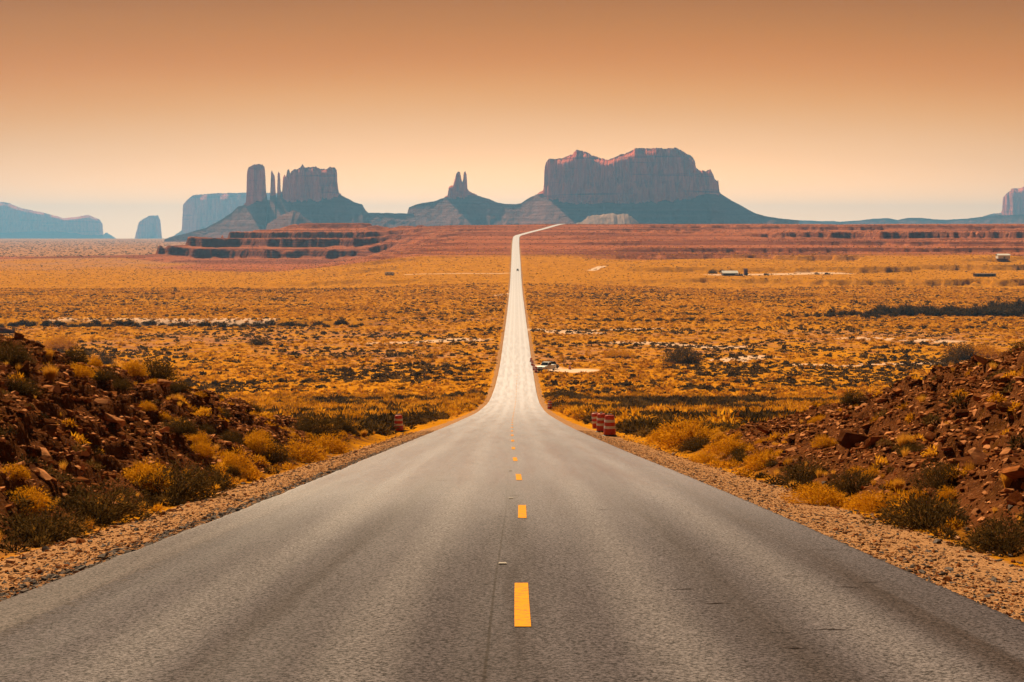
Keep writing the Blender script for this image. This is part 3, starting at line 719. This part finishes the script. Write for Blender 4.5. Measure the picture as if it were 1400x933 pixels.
# (kind, photo x of the foot, photo y of the foot, width in photo px, height factor, label)
def pxbush(key, px, y, wpx, hf, label, group=None, sy=1.0):
    x, d = ray(px, y); return bush(key, x, d, wpx/2*d/F*(1.2 if key == 'row' else 1.5 if y > 600 else 1.3), label, group, hf, sy)
NAMED = [
 ('sage', 14, 498, 62, 1.0, 'dark bush at the left edge of the view high on the left bank'),
 ('sage', 24, 540, 56, .9, 'dark bush at the left edge just below the high one'),
 ('sage', 102, 500, 34, 1.3, 'upright dark green bush on the left bank crest behind straw grass'),
 ('straw', 66, 499, 24, 1.3, 'bright straw tuft on the crest left of the upright dark bush'),
 ('gold', 80, 477, 46, .8, 'bright golden bush standing behind the left bank crest'),
 ('sage', 143, 498, 26, 1.1, 'round dark bush, second along the left bank crest'),
 ('gold', 108, 520, 44, .8, 'olive gold bush below the upright dark bush on the crest'),
 ('sage', 142, 532, 34, 1.1, 'grey brown bush under the crest beside the olive gold bush'),
 ('sage', 165, 536, 30, 1.1, 'grey brown bush right of its twin under the left crest'),
 ('gold', 130, 503, 20, 1.3, 'small bright golden tuft between two dark crest bushes'),
 ('gold', 182, 514, 34, 1.2, 'golden topped bush halfway along the left bank crest'),
 ('sage', 215, 520, 50, 1.2, 'widest dark bush hanging over the left bank crest'),
 ('sage', 243, 537, 30, 1.0, 'dark bush right below the widest crest bush'),
 ('gold', 202, 567, 22, 1.1, 'golden tuft alone in the middle of the left rubble slope'),
 ('sage', 246, 602, 44, .9, 'brownish bush in the middle of the left rubble slope'),
 ('gold', 270, 610, 26, 1.2, 'golden bush beside the brownish bush on the left slope'),
 ('sage', 60, 742, 120, .75, 'dark grassy bush at the foot of the left bank, nearest the left edge'),
 ('sage', 130, 712, 110, .85, 'dark brown bush at the bank foot, second from the left edge'),
 ('gold', 38, 700, 60, .9, 'dull golden tuft behind the bank foot bushes near the left edge'),
 ('sage', 232, 684, 110, .85, 'broad dark bush beside the gravel at the left bank foot'),
 ('gold', 196, 668, 60, 1.0, 'golden bush behind the broad dark bush at the left bank foot'),
 ('sage', 290, 672, 54, 1.1, 'dark bush right of the broad one at the left bank foot'),
 ('gold', 318, 648, 44, 1.2, 'golden bush at the left bank foot below the brown slope bush'),
 ('sage', 368, 632, 46, 1.2, 'olive bush low on the left slope near the gravel shoulder'),
 ('gold', 350, 618, 40, 1.1, 'golden bush behind the olive bush low on the left slope'),
 ('sage', 428, 598, 66, 1.0, 'big dark bush at the end of the left bank'),
 ('gold', 412, 632, 56, .9, 'golden bush at the shoulder end of the left bank'),
 ('gold', 448, 618, 52, .8, 'golden bush nearest the shoulder in front of the big dark bush'),
 ('gold', 478, 586, 50, .95, 'golden bush left of the striped drum on the left shoulder'),
 ('sage', 512, 588, 42, 1.0, 'dark bush touching the striped drum on the left shoulder'),
 ('sage', 466, 590, 36, 1.0, 'dark bush between the big dark bush and the golden one'),
 ('gold', 558, 578, 20, 1.0, 'small golden bush just right of the drum on the left shoulder'),
 ('sage', 932, 497, 50, 1.0, 'large olive shrub alone on the plain right of the parked truck'),
 ('sage', 1165, 551, 34, 1.1, 'dark bush standing on the low end of the right bank crest'),
 ('gold', 940, 612, 74, .9, 'largest golden bush at the tip of the right bank'),
 ('sage', 952, 616, 40, .9, 'dark bush nested in the largest golden bush on the right'),
 ('gold', 906, 605, 36, 1.0, 'golden bush between the right drums and the largest golden bush'),
 ('gold', 1000, 620, 50, .8, 'golden bush at the shoulder below the tip of the right bank'),
 ('sage', 884, 588, 52, .9, 'dark green bush directly right of the three drums'),
 ('gold', 966, 634, 30, .9, 'low golden bush on the gravel edge near the right bank tip'),
 ('gold', 1128, 612, 30, .9, 'bright orange tuft alone on the right rubble slope'),
 ('gold', 1044, 640, 46, .9, 'golden bush at the right bank foot, below the bank tip'),
 ('sage', 1098, 660, 60, .95, 'brown bush at the right bank foot below the orange tuft'),
 ('gold', 1120, 690, 70, .7, 'low golden brush in front of the brown bush on the right'),
 ('sage', 1170, 672, 60, .9, 'dark bush in the middle of the right bank foot'),
 ('gold', 1196, 700, 60, .8, 'golden bush at the gravel in the middle of the right bank foot'),
 ('gold', 1256, 692, 34, 1.0, 'small golden bush behind the dark grassy bush on the right'),
 ('sage', 1268, 722, 110, .85, 'wide dark grassy bush at the right bank foot'),
 ('sage', 1290, 674, 60, 1.1, 'twiggy brown bush on the right slope above the grassy bush'),
 ('straw', 1378, 672, 30, 1.0, 'bright straw tuft on the right slope near the right edge'),
 ('sage', 1372, 752, 100, .85, 'dark bush at the right edge of the view by the gravel'),
 ('sage', 1318, 492, 44, 1.0, 'dark bush on the upper crest of the right bank'),
 ('gold', 1344, 488, 40, .9, 'golden bush beside the dark one on the upper right crest'),
 ('sage', 1300, 500, 30, 1.0, 'small dark bush left on the upper right bank crest'),
 ('gold', 845, 489, 44, .5, 'low wide golden brush on the plain beyond the parked truck'),
 ('sage', 356, 472, 30, .8, 'dark lone bush on the plain right of the left bank crest'),
 ('sage', 974, 374, 12, 1.0, 'dark bush beside the low white roofed house far away'),
 ('sage', 987, 373, 9, 1.0, 'small dark tree shaped bush next to the far white roofed house'),
]
for a in NAMED: pxbush(*a)
# rows along the washes
r5 = np.random.default_rng(8)
for k in range(46):                            # left arroyo
    px = 2+k*10.9+r5.uniform(-4, 4); y = 447+r5.uniform(-1.8, 1.2); pxbush('row', px, y, r5.uniform(9, 19), r5.uniform(.5, .95), 'dark bush in the long row along the dry wash on the left plain', 'bushes lining the left dry wash')
for k in range(64):                            # right thicket
    px = 1062+348*(k/64.)**.8+r5.uniform(-5, 5); h = np.interp(px, [1060, 1180, 1230, 1400], [9, 17, 26, 30]); y = np.interp(px, [1060, 1400], [432, 428])+r5.uniform(-3.5, 5)
    pxbush('row', px, y, h*r5.uniform(.5, 1.15), r5.uniform(.55, 1.15), 'grey brown bush in the dense thicket on the right plain', 'bushes of the right thicket')
for k in range(20):
    px = 805+k*11.5+r5.uniform(-5, 5); pxbush('row', px, 439+r5.uniform(-1, 1.5), r5.uniform(8, 15), r5.uniform(.4, .7), 'low dark bush in the thin line leading to the right thicket', 'bushes of the thin line on the right plain')
# more bushes on each bank and verge
zones = [('left slope', 1, 46), ('right slope', 1, 38), ('left verge', 0, 26), ('right verge', 0, 40)]
for zn, onb, n in zones:
    sg = -1 if 'left' in zn else 1; c = 0
    while c < n:
        d = r5.uniform(16, 95) if onb else r5.uniform(75, 150); x = sg*(r5.uniform(7.2, 15) if onb else r5.uniform(8, .30*d))
        l1, r1 = bankmask(np.array([x]), np.array([d])); hb = float((l1*ampL(np.array([d]))+r1*ampR(np.array([d])))[0])
        if abs(x) > .31*d or (onb and (hb < .1 or (hb > 1.0 and r5.random() < .55))) or (not onb and hb > .3): continue
        c += 1; key = r5.choice(['gold', 'sage', 'straw'], p=[.4, .35, .25]) if onb else r5.choice(['gold', 'sage'], p=[.55, .45])
        s = r5.uniform(.22, .50) if onb else r5.uniform(.5, .95)
        what = {'gold': 'golden bush', 'sage': 'dark scrubby bush', 'straw': 'straw coloured grass tuft'}[key]
        bush(key, x, d, s, ('small %s among the stones of the %s' if onb else '%s in the brush beyond the %s')% (what, zn.replace('slope', 'bank').replace('verge', 'bank')),
             '%s %s' % ({'gold': 'golden bushes', 'sage': 'dark bushes', 'straw': 'grass tufts'}[key], ('among the stones of the ' if onb else 'beyond the ')+zn.split()[0]+' bank'), r5.uniform(.8, 1.1))

# ------------------------------------------------------------------ stones
def rock_proto(rg_, n=13, flat=.5):
    bm = bmesh.new()
    for k in range(n):
        p = rg_.normal(size=3); p /= np.linalg.norm(p); p = p*rg_.uniform(.75, 1.0); p = np.sign(p)*np.abs(p)**.72
        bm.verts.new((p[0], p[1]*.72, p[2]*flat))
    bmesh.ops.convex_hull(bm, input=bm.verts)
    for v_ in [v_ for v_ in bm.verts if not v_.link_faces]: bm.verts.remove(v_)
    bmesh.ops.triangulate(bm, faces=bm.faces)
    bm.verts.index_update(); V = np.array([v_.co[:] for v_ in bm.verts]); Fc = np.array([[v_.index for v_ in f.verts] for f in bm.faces]); bm.free()
    return V, Fc
rr_ = np.random.default_rng(4)
RP = [rock_proto(rr_, int(rr_.integers(9, 16)), rr_.uniform(.28, .6)) for _ in range(16)]
def rotm(yaw, tx, ty):
    return (Matrix.Rotation(tx, 3, 'X') @ Matrix.Rotation(ty, 3, 'Y') @ Matrix.Rotation(yaw, 3, 'Z'))
def stones(name, x, d, s, ty, mats_, sink=.25, rs_=1):
    rg_ = np.random.default_rng(rs_); z = T(x, d); Vs, Fs, Ms = [], [], []; base = 0
    n = len(x); yaw = rg_.uniform(0, 6.28, n); w_ = rg_.integers(0, len(RP), n)
    tx = rg_.normal(.10, .22, n); tyy = ty+rg_.normal(0, .20, n); mi = rg_.choice(len(mats_), n, p=[.45, .25, .30][:len(mats_)] if len(mats_) == 3 else None)
    cy, sy_ = np.cos(yaw), np.sin(yaw); cx, sx_ = np.cos(tx), np.sin(tx); ct, st_ = np.cos(tyy), np.sin(tyy)
    for k, (pv, pf) in enumerate(RP):
        I = np.where(w_ == k)[0]
        if not len(I): continue
        p = pv[None]*s[I, None, None]*rg_.uniform(.8, 1.25, (len(I), 1, 3))
        X = p[..., 0]*cy[I, None]-p[..., 1]*sy_[I, None]; Y = p[..., 0]*sy_[I, None]+p[..., 1]*cy[I, None]; Z = p[..., 2]
        X, Z = X*ct[I, None]+Z*st_[I, None], -X*st_[I, None]+Z*ct[I, None]
        Y, Z = Y*cx[I, None]-Z*sx_[I, None], Y*sx_[I, None]+Z*cx[I, None]
        Vs.append(np.stack([X+x[I, None], Y+d[I, None], Z+z[I, None]+s[I, None]*(.3-sink)], -1).reshape(-1, 3))
        Fs.append((pf[None]+(np.arange(len(I))*len(pv))[:, None, None]+base).reshape(-1, 3)); base += len(I)*len(pv)
        Ms.append(np.repeat(mi[I], len(pf)))
    return raw_mesh(name, np.concatenate(Vs), np.concatenate(Fs), mats_, matidx=np.concatenate(Ms))
def bank_pts(rg_, n, side, d0=13, d1=112):
    d = (d0**1.1+(d1**1.1-d0**1.1)*rg_.random(n))**(1/1.1); x = side*rg_.uniform(6.2, 20, n); l1, r1 = bankmask(x, d); hb = l1*ampL(d)+r1*ampR(d)
    k = (np.abs(x) < .33*d+7) & (rg_.random(n) < np.clip(hb*1.2, 0, 1)) & (hb > .12); return x[k], d[k]
for side, nm in ((-1, 'left'), (1, 'right')):
    rg_ = np.random.default_rng(40+side)
    x, d = bank_pts(rg_, 100000, side); s = rg_.gamma(1.5, .026, len(x))+.025
    tag(stones('rubble', x, d, s, side*-.14, [M_ROCK, M_ROCKB, M_ROCKP], rs_=side+9), kind='stuff')
# gravel and pebbles of both shoulders
rg_ = np.random.default_rng(77)
n = 42000; d = 11+100*rg_.random(n)**2.2; left = rg_.random(n) < .5
x = np.where(left, -WL-.06-np.abs(rg_.normal(0, 1.0, n)), WR+.06+np.abs(rg_.normal(0, 1.15, n)))+xcen(d)
M_GRAV = mat('pink_gravel', (.36,.185,.09), .9, 0, var=.4, scale=9); M_GREY = mat('grey_chips', (.11,.085,.075), .9, .05, var=.6, scale=30)
k = (np.abs(x) < .33*d+2); x, d = x[k], d[k]; s = rg_.gamma(2.0, .0065, len(x))+.005; s = np.where(np.abs(x) > 6.0, s*1.8, s)
tag(stones('gravel', x, d, s, 0, [M_GRAV, M_ROCK, M_GREY], .2, 3), kind='stuff')
n = 9000; d = 12+50*rg_.random(n)**1.5; x = -WL-.02-rg_.random(n)**1.3*.42+xcen(d); k = (np.abs(x) < .33*d+2); x, d = x[k], d[k]
tag(stones('asphalt_chips', x, d, rg_.gamma(2, .009, len(x))+.008, 0, [M_GREY, M_GREY, M_GRAV], .2, 5), kind='stuff')
# individual boulders
RM = []
for k, (pv, pf) in enumerate([rock_proto(rr_, int(rr_.integers(14, 22)), rr_.uniform(.42, .8)) for _ in range(10)]):
    for j, m_ in enumerate((M_ROCK, M_ROCKP, M_ROCKB)):
        o = raw_mesh('boulder', pv, pf, m_); RM.append((j, o.data)); bpy.data.objects.remove(o)
def boulder(x, d, s, colour, label, group=None, rot=None, sc3=(1, 1, 1), name='boulder'):
    c = [m_ for j, m_ in RM if j == colour]; o = bpy.data.objects.new(name, c[bg_.integers(len(c))]); COL.objects.link(o)
    o.location = (x, d, float(T(x, d))+s*.12*sc3[2]); o.rotation_euler = rot or (bg_.normal(0, .25), bg_.normal(0, .25), bg_.uniform(0, 6.28)); o.scale = (s*sc3[0], s*sc3[1], s*sc3[2])
    return tag(o, label, 'boulder' if name == 'boulder' else 'stone', group)
def pxboulder(px, y, wpx, colour, label, sc3=(1, 1, 1), rot=None):
    x, d = ray(px, y); return boulder(x, d, wpx/2*d/F*.72, colour, label, None, rot, sc3)
for a in [(281, 549, 26, 2, 'dark pyramid shaped boulder standing up on the left bank crest', (1, 1, 1.7)),
          (268, 564, 14, 2, 'squat dark boulder below the pyramid shaped one', (1, 1, 1)),
          (224, 526, 28, 1, 'pale slab lying on the left crest below the widest dark bush', (1.1, 1, .8)),
          (205, 520, 20, 1, 'pale pointed stone left of the pale slab on the left crest', (1, 1, .9)),
          (8, 456, 34, 2, 'dark ledge rock at the very top left of the left bank', (1.2, 1, .8)),
          (26, 464, 26, 0, 'reddish ledge rock second from the top left of the left bank', (1.1, 1, .8)),
          (42, 470, 20, 1, 'pale ledge rock third along the top left of the left bank', (1.1, 1, .7)),
          (66, 486, 34, 2, 'long dark ledge rock right of the pale ledge rock', (1.3, 1, .5)),
          (330, 590, 24, 0, 'flat reddish slab near the lower end of the left bank crest', (1.3, 1, .5)),
          (370, 586, 34, 0, 'long overhanging slab at the lower end of the left bank', (1.3, 1, .45)),
          (60, 582, 50, 2, 'large shadowed slab high on the left rubble slope', (1.4, 1, .5)),
          (40, 620, 46, 2, 'large tilted slab in the middle of the left slope near the edge', (1.3, 1, .6)),
          (1168, 612, 60, 2, 'big dark outcrop block on the right slope above the orange tuft', (1.2, 1, 1.1)),
          (1285, 528, 18, 2, 'dark upright stone near the upper crest of the right bank', (1, 1, 1.2)),
          (1378, 560, 40, 2, 'dark jutting block high on the right slope by the right edge', (1.3, 1, .8)),
          (1316, 572, 34, 2, 'dark block left of the jutting block on the right slope', (1, 1, .9)),
          (1050, 592, 40, 0, 'reddish ledge slab at the tip of the right bank', (1.5, 1, .45)),
          (1240, 612, 44, 2, 'dark slab in the middle of the right rubble slope', (1.4, 1, .7)),
          (1330, 640, 70, 2, 'widest dark slab low on the right slope near the edge', (1.5, 1, .7))]:
    pxboulder(*a[:5], a[5])
cn = {0: 'reddish', 1: 'pale', 2: 'dark brown'}
for side, nm in ((-1, 'left'), (1, 'right')):
    rg_ = np.random.default_rng(60+side); x, d = bank_pts(rg_, 900, side, 14, 95); big = rg_.random(len(x)) < .12; s = np.where(big, rg_.uniform(.24, .44, len(x)), rg_.uniform(.10, .21, len(x))); idx = np.argsort(-(s/d))[:125]
    for i in idx:
        c = int(rg_.choice([0, 1, 2], p=[.5, .2, .3]))
        boulder(float(x[i]), float(d[i]), float(s[i]), c, '%s angular stone lying loose in the rubble of the %s bank' % (cn[c], nm), '%s stones on the %s bank' % (cn[c], nm),
                (rg_.normal(.1, .2), side*-.4+rg_.normal(0, .2), rg_.uniform(0, 6.28)), (rg_.uniform(.9, 1.5), 1, rg_.uniform(.4, .8) if s[i] < .23 else rg_.uniform(.28, .5)), 'stone')

# ------------------------------------------------------------------ traffic drums
M_OR = mat('orange_plastic', (.48,.05,.012), .45, .3, transl=.25, tcol=(.75,.12,.02)); M_WH = mat('white_reflective_band', (.72,.68,.66), .4, .4, transl=.15); M_BLK = mat('black_rubber', (.025,.02,.02), .7, .3)
def make_drum():
    root = empty('traffic_drum', (0, 0, 0))
    P_ = [(.275,.06),(.275,.20),(.268,.21),(.262,.34),(.255,.35),(.250,.48),(.243,.49),(.238,.62),(.231,.63),(.226,.76),(.219,.77),(.214,.90),(.19,.94),(.08,.955)]
    bm = bmesh.new(); lathe(bm, P_, 32); bmobj('drum_body', bm, M_OR, root)
    for z0, r0, r1 in ((.215, .270, .264), (.495, .246, .240), (.775, .2215, .2165)) if False else ((.355, .2565, .2525), (.635, .2335, .2285)):
        bm = bmesh.new(); n = 32; a_ = []
        for zz_, r_ in ((z0, r0+.002), (z0+.12, r1+.002)): a_.append([bm.verts.new((r_*math.cos(6.28318*k/n), r_*math.sin(6.28318*k/n), zz_)) for k in range(n)])
        for k in range(n): bm.faces.new((a_[0][k], a_[0][(k+1) % n], a_[1][(k+1) % n], a_[1][k]))
        bmobj('reflective_band', bm, M_WH, root)
    bm = bmesh.new(); lathe(bm, [(.34, 0), (.34, .035), (.29, .06), (.285, .10)], 10); bmobj('rubber_base', bm, M_BLK, root)
    bm = bmesh.new(); box(bm, (0, 0, .985), (.20, .035, .07), .012); bmobj('handle', bm, M_WH, root)
    return root
drum0 = make_drum(); first = [True]
def place_drum(px, y, label, group=None, rx=0, ry=0, rz_=0, s=1.0, xd=None):
    o = drum0 if first[0] else copy_tree(drum0); first[0] = False
    x, d = xd or ray(px, y); o.location = (x, d, float(T(x, d))); o.rotation_euler = (rx, ry, rz_); o.scale = (s, s, s); return tag(o, label, 'traffic drum', group)
place_drum(833.5, 597, 'nearest striped traffic drum on the right shoulder, its face in shade', rz_=.3, s=1.28)
place_drum(823.0, 591, 'striped drum leaning behind the nearest one on the right shoulder', ry=-.07, rz_=.9, s=1.28)
place_drum(816.5, 586, 'rearmost leaning drum of the three on the right shoulder', ry=-.16, rz_=.2, s=1.2)
place_drum(545, 590.5, 'only striped traffic drum on the left shoulder', rz_=.5, s=1.15)
place_drum(751.8, 560, 'dark drum standing alone on the right shoulder halfway down', rz_=.1, s=1.25)
g = 'drums at the pull off'
for px, y, lb in ((732.8, 510, 'drum nearest the viewer at the pull off beside the road'), (730.2, 507, 'second drum at the pull off beside the road'), (727.8, 501, 'third drum at the pull off beside the road'), (726, 497, 'farthest drum at the pull off beside the road'), (779, 506, 'lone drum at the far end of the pull off track')):
    place_drum(px, y, lb, g, s=1.5 if px < 770 else 1.2)

# ------------------------------------------------------------------ vehicles
M_WHITE = mat('white_car_paint', (.78,.76,.74), .3, .5); M_BLACKP = mat('black_car_paint', (.02,.02,.022), .25, .5); M_SILV = mat('dark_car_paint', (.12,.11,.11), .3, .5)
M_GLASS = mat('dark_car_glass', (.02,.022,.025), .1, .6); M_RIM = mat('alloy_rim', (.5,.5,.5), .3, .5, metal=.8); M_LAMP = mat('headlight_glass', (.7,.7,.68), .15, .5); M_TAIL = mat('tail_light_red', (.45,.02,.02), .3, .5)
def prism(bm, prof_, w_, x=0):                 # profile in (y, z), extruded in x
    a = [bm.verts.new((x-w_/2, p[0], p[1])) for p in prof_]; b_ = [bm.verts.new((x+w_/2, p[0], p[1])) for p in prof_]
    n = len(prof_); bm.faces.new(list(reversed(a))); bm.faces.new(b_)
    for k in range(n): bm.faces.new((a[k], a[(k+1) % n], b_[(k+1) % n], b_[k]))
def make_car(name, paint, pickup=False):       # front towards -y
    root = empty(name, (0, 0, 0)); L2 = 2.6 if pickup else 2.35
    bm = bmesh.new()
    prism(bm, [(-L2, .45), (-L2, .98), (-L2+.25, 1.10), (-1.0, 1.20), (L2-.05, 1.20), (L2, .5), (L2-.4, .36), (-L2+.3, .34)], 1.86)
    bmesh.ops.bevel(bm, geom=bm.edges[:], offset=.06, segments=2, affect='EDGES'); bmobj('body', bm, paint, root)
    bk = .75 if pickup else 2.1
    bm = bmesh.new(); prism(bm, [(-1.05, 1.19), (-.35, 1.80), (bk-.25, 1.84), (bk, 1.19)], 1.60)
    bmesh.ops.bevel(bm, geom=bm.edges[:], offset=.08, segments=2, affect='EDGES'); bmobj('cabin', bm, paint, root)
    bm = bmesh.new(); a = [bm.verts.new(v_) for v_ in ((-.70, -1.0, 1.25), (.70, -1.0, 1.25), (.62, -.44, 1.755), (-.62, -.44, 1.755))]; bm.faces.new(a)
    g_ = bmesh.ops.extrude_face_region(bm, geom=bm.faces[:]); bmesh.ops.translate(bm, verts=[v_ for v_ in g_['geom'] if isinstance(v_, bmesh.types.BMVert)], vec=(0, -.03, .02)); bmobj('windscreen', bm, M_GLASS, root)
    for sx in (-1, 1):
        bm = bmesh.new(); prism(bm, [(-.85, 1.27), (-.30, 1.72), (bk-.40, 1.75), (bk-.22, 1.27)], .04, sx*.80); bmobj('side_window', bm, M_GLASS, root)
        bm = bmesh.new(); box(bm, (sx*.68, -L2-.005, .88), (.36, .06, .18), .02); bmobj('headlight', bm, M_LAMP, root)
        bm = bmesh.new(); box(bm, (sx*.80, L2+.0, .95), (.18, .05, .28), .02); bmobj('tail_light', bm, M_TAIL, root)
        for sy in (-1, 1):
            bm = bmesh.new(); M4 = Matrix.Translation((sx*.80, sy*(L2-.95), .36)) @ Matrix.Rotation(R(90), 4, 'Y')
            bmesh.ops.create_cone(bm, cap_ends=True, segments=24, radius1=.36, radius2=.36, depth=.26, matrix=M4); wh = bmobj('wheel', bm, M_BLK, root)
            bm = bmesh.new(); M4 = Matrix.Translation((sx*.90, sy*(L2-.95), .36)) @ Matrix.Rotation(R(90), 4, 'Y')
            bmesh.ops.create_cone(bm, cap_ends=True, segments=20, radius1=.22, radius2=.22, depth=.09, matrix=M4); bmobj('rim', bm, M_RIM, wh)
    bm = bmesh.new(); box(bm, (0, -L2-.01, .86), (.85, .05, .20), .02); bmobj('grille', bm, M_BLK, root)
    bm = bmesh.new(); box(bm, (0, -L2-.03, .52), (1.80, .14, .20), .04); bmobj('bumper', bm, M_BLK, root)
    return root
def place_car(o, px, y, rz_, label, cat='car', u=None):
    x, d = ray(px, y); o.location = (x, d, float(T(x, d))); o.rotation_euler = (0, 0, rz_); return tag(o, label, cat)
pk = make_car('pickup_truck', M_WHITE, True); place_car(pk, 747, 508, R(-28), 'white pickup truck parked on the gravel pull off right of the road', 'truck'); pk.scale = (1.3,)*3
bk_ = make_car('parked_car', M_BLACKP); place_car(bk_, 755, 504, R(25), 'black car parked beside the white pickup truck', 'car')
oc = make_car('oncoming_car', M_SILV); dd = ray(706, 372)[1]; oc.location = (float(xcen(dd))+1.2, dd, rz(1.2, dd)); tag(oc, 'dark car driving far away on the straight road', 'car')
wc = make_car('parked_car', M_WHITE); place_car(wc, 1117, 376, R(80), 'tiny white vehicle parked near the far sandy track', 'car')
dc = make_car('parked_car', M_SILV); place_car(dc, 1131, 376, R(80), 'tiny dark vehicle right of the tiny white vehicle', 'car')
dc2 = make_car('parked_car', M_SILV); place_car(dc2, 1048, 377, R(60), 'tiny dark vehicle on the sandy yard right of the narrow hut', 'car')
# coach-like camper on the left plain
def make_camper():
    root = empty('camper_van', (0, 0, 0))
    bm = bmesh.new(); box(bm, (0, 0, 1.75), (8.6, 2.4, 2.3), .6); bmobj('body', bm, M_WHITE, root)
    bm = bmesh.new(); box(bm, (0, 0, .50), (8.2, 2.2, .40), .03); bmobj('chassis', bm, M_BLK, root)
    for k in (-1.6, 1.4):
        bm = bmesh.new(); box(bm, (k, -1.205, 2.05), (1.1, .04, .6), .01); bmobj('window', bm, M_GLASS, root)
    for sx in (-2.7, 2.7):
        for sy in (-1, 1):
            bm = bmesh.new(); bmesh.ops.create_cone(bm, cap_ends=True, segments=20, radius1=.45, radius2=.45, depth=.3, matrix=Matrix.Translation((sx, sy*1.0, .45)) @ Matrix.Rotation(R(90), 4, 'X')); bmobj('wheel', bm, M_BLK, root)
    return root
place_car(make_camper(), 532.5, 377, R(4), 'long white camper parked on the far plain left of the road', 'camper')

# ------------------------------------------------------------------ far buildings
M_ROOFW = mat('white_metal_roof', (.80,.76,.72), .4, .4, var=.1, scale=.6); M_WALLD = mat('brown_wall', (.10,.055,.04), .9, .2, var=.3, scale=.8); M_HUT = mat('dark_red_wall', (.14,.04,.03), .9, .2, var=.3, scale=.8); M_DOOR = mat('dark_doorway', (.02,.015,.015), .8, .2)
def shed(name, px, y, wd, dp, h, rh, label, wallm, roofm, cat, over=.5, doors=1):
    x, d = ray(px, y); root = empty(name, (x, d, float(T(x, d))-.15), R(3)); tag(root, label, cat)
    bm = bmesh.new(); box(bm, (0, 0, h/2), (wd, dp, h)); bmobj('wall', bm, wallm, root)
    bm = bmesh.new(); prism(bm, [(-dp/2-over, h-.05), (0, h+rh), (dp/2+over, h-.05), (dp/2+over, h-.2), (0, h+rh-.22), (-dp/2-over, h-.2)], wd+2*over); bmobj('roof', bm, roofm, root)
    for k in range(doors):
        xx = (k-(doors-1)/2)*wd/max(1, doors)
        bm = bmesh.new(); box(bm, (xx, -dp/2-.02, 1.05), (1.0, .05, 2.1)); bmobj('door', bm, M_DOOR, root)
        bm = bmesh.new(); box(bm, (xx+1.6, -dp/2-.02, 1.5), (.9, .05, .8)); bmobj('window', bm, M_GLASS, root)
    return root
shed('farmhouse', 997.5, 377, 12.5, 8, 2.3, 1.9, 'low white roofed house far away on the right plain', M_WALLD, M_ROOFW, 'house', doors=2)
shed('shed', 1010.5, 377.4, 6.0, 3.5, 1.3, .3, 'low grey shed between the white roofed house and the hut', M_WALLD, M_WALLD, 'shed')
shed('hut', 1019.5, 376.8, 2.9, 2.9, 5.2, .8, 'tall narrow dark red hut right of the low shed', M_HUT, M_HUT, 'hut', .15)
shed('long_shed', 1346, 378.5, 17.5, 5, 2.4, .5, 'long dark shed standing alone near the right edge of the plain', M_WALLD, M_WALLD, 'shed', doors=3)
shed('pale_hut', 1371, 355.5, 12, 8, 3.4, 1.4, 'small pale building on the slope near the right edge', M_ROOFW, M_ROOFW, 'hut')

# ------------------------------------------------------------------ roadside posts
M_POST = mat('brown_post', (.09,.06,.05), .7, .3); M_REFL = mat('amber_reflector', (.6,.3,.08), .3, .5)
def make_post():
    root = empty('delineator_post', (0, 0, 0)); bm = bmesh.new(); box(bm, (0, 0, .6), (.13, .06, 1.2), .01); bmobj('post', bm, M_POST, root)
    bm = bmesh.new(); box(bm, (0, -.035, 1.22), (.22, .03, .26), .01); bmobj('reflector', bm, M_REFL, root); return root
p0 = make_post(); fp = True
for side, name_, ys in ((-1, 'left', (436, 452, 478, 402)), (1, 'right', (404, 420, 437, 453, 466, 484))):
    for i, y in enumerate(ys):
        ds = np.linspace(60, 2000, 4000); yy = HZ-T(xcen(ds)+side*6.4, ds)*F/ds; dd = float(ds[np.argmax(yy <= y)])
        o = p0 if fp else copy_tree(p0); fp = False; u0 = side*(6.6 if side < 0 else 6.0); xx = float(xcen(dd))+u0
        o.location = (xx, dd, float(T(xx, dd))); o.scale = (1.8, 1.8, 1.15)
        order = sorted(ys, reverse=True).index(y)
        tag(o, '%s short marker post along the %s edge of the distant road' % (['nearest', 'second', 'third', 'fourth', 'fifth', 'farthest'][order], name_), 'marker post', 'marker posts along the road')
# white pavement reflectors
M_WR = mat('white_marker', (.34,.30,.27), .4, .5)
for i, (dd, uu_) in enumerate([(18.2, -.20), (30.4, -.19), (42.6, -.18)]):
    bm = bmesh.new(); box(bm, (0, 0, .010), (.085, .07, .014), .004); o = bmobj('pavement_marker', bm, M_WR)
    o.location = (float(xcen(dd))+uu_, dd, rz(uu_, dd)); tag(o, ['nearest', 'second', 'third'][i]+' small white raised marker left of the yellow dashes', 'road marker', 'raised markers on the centre line')
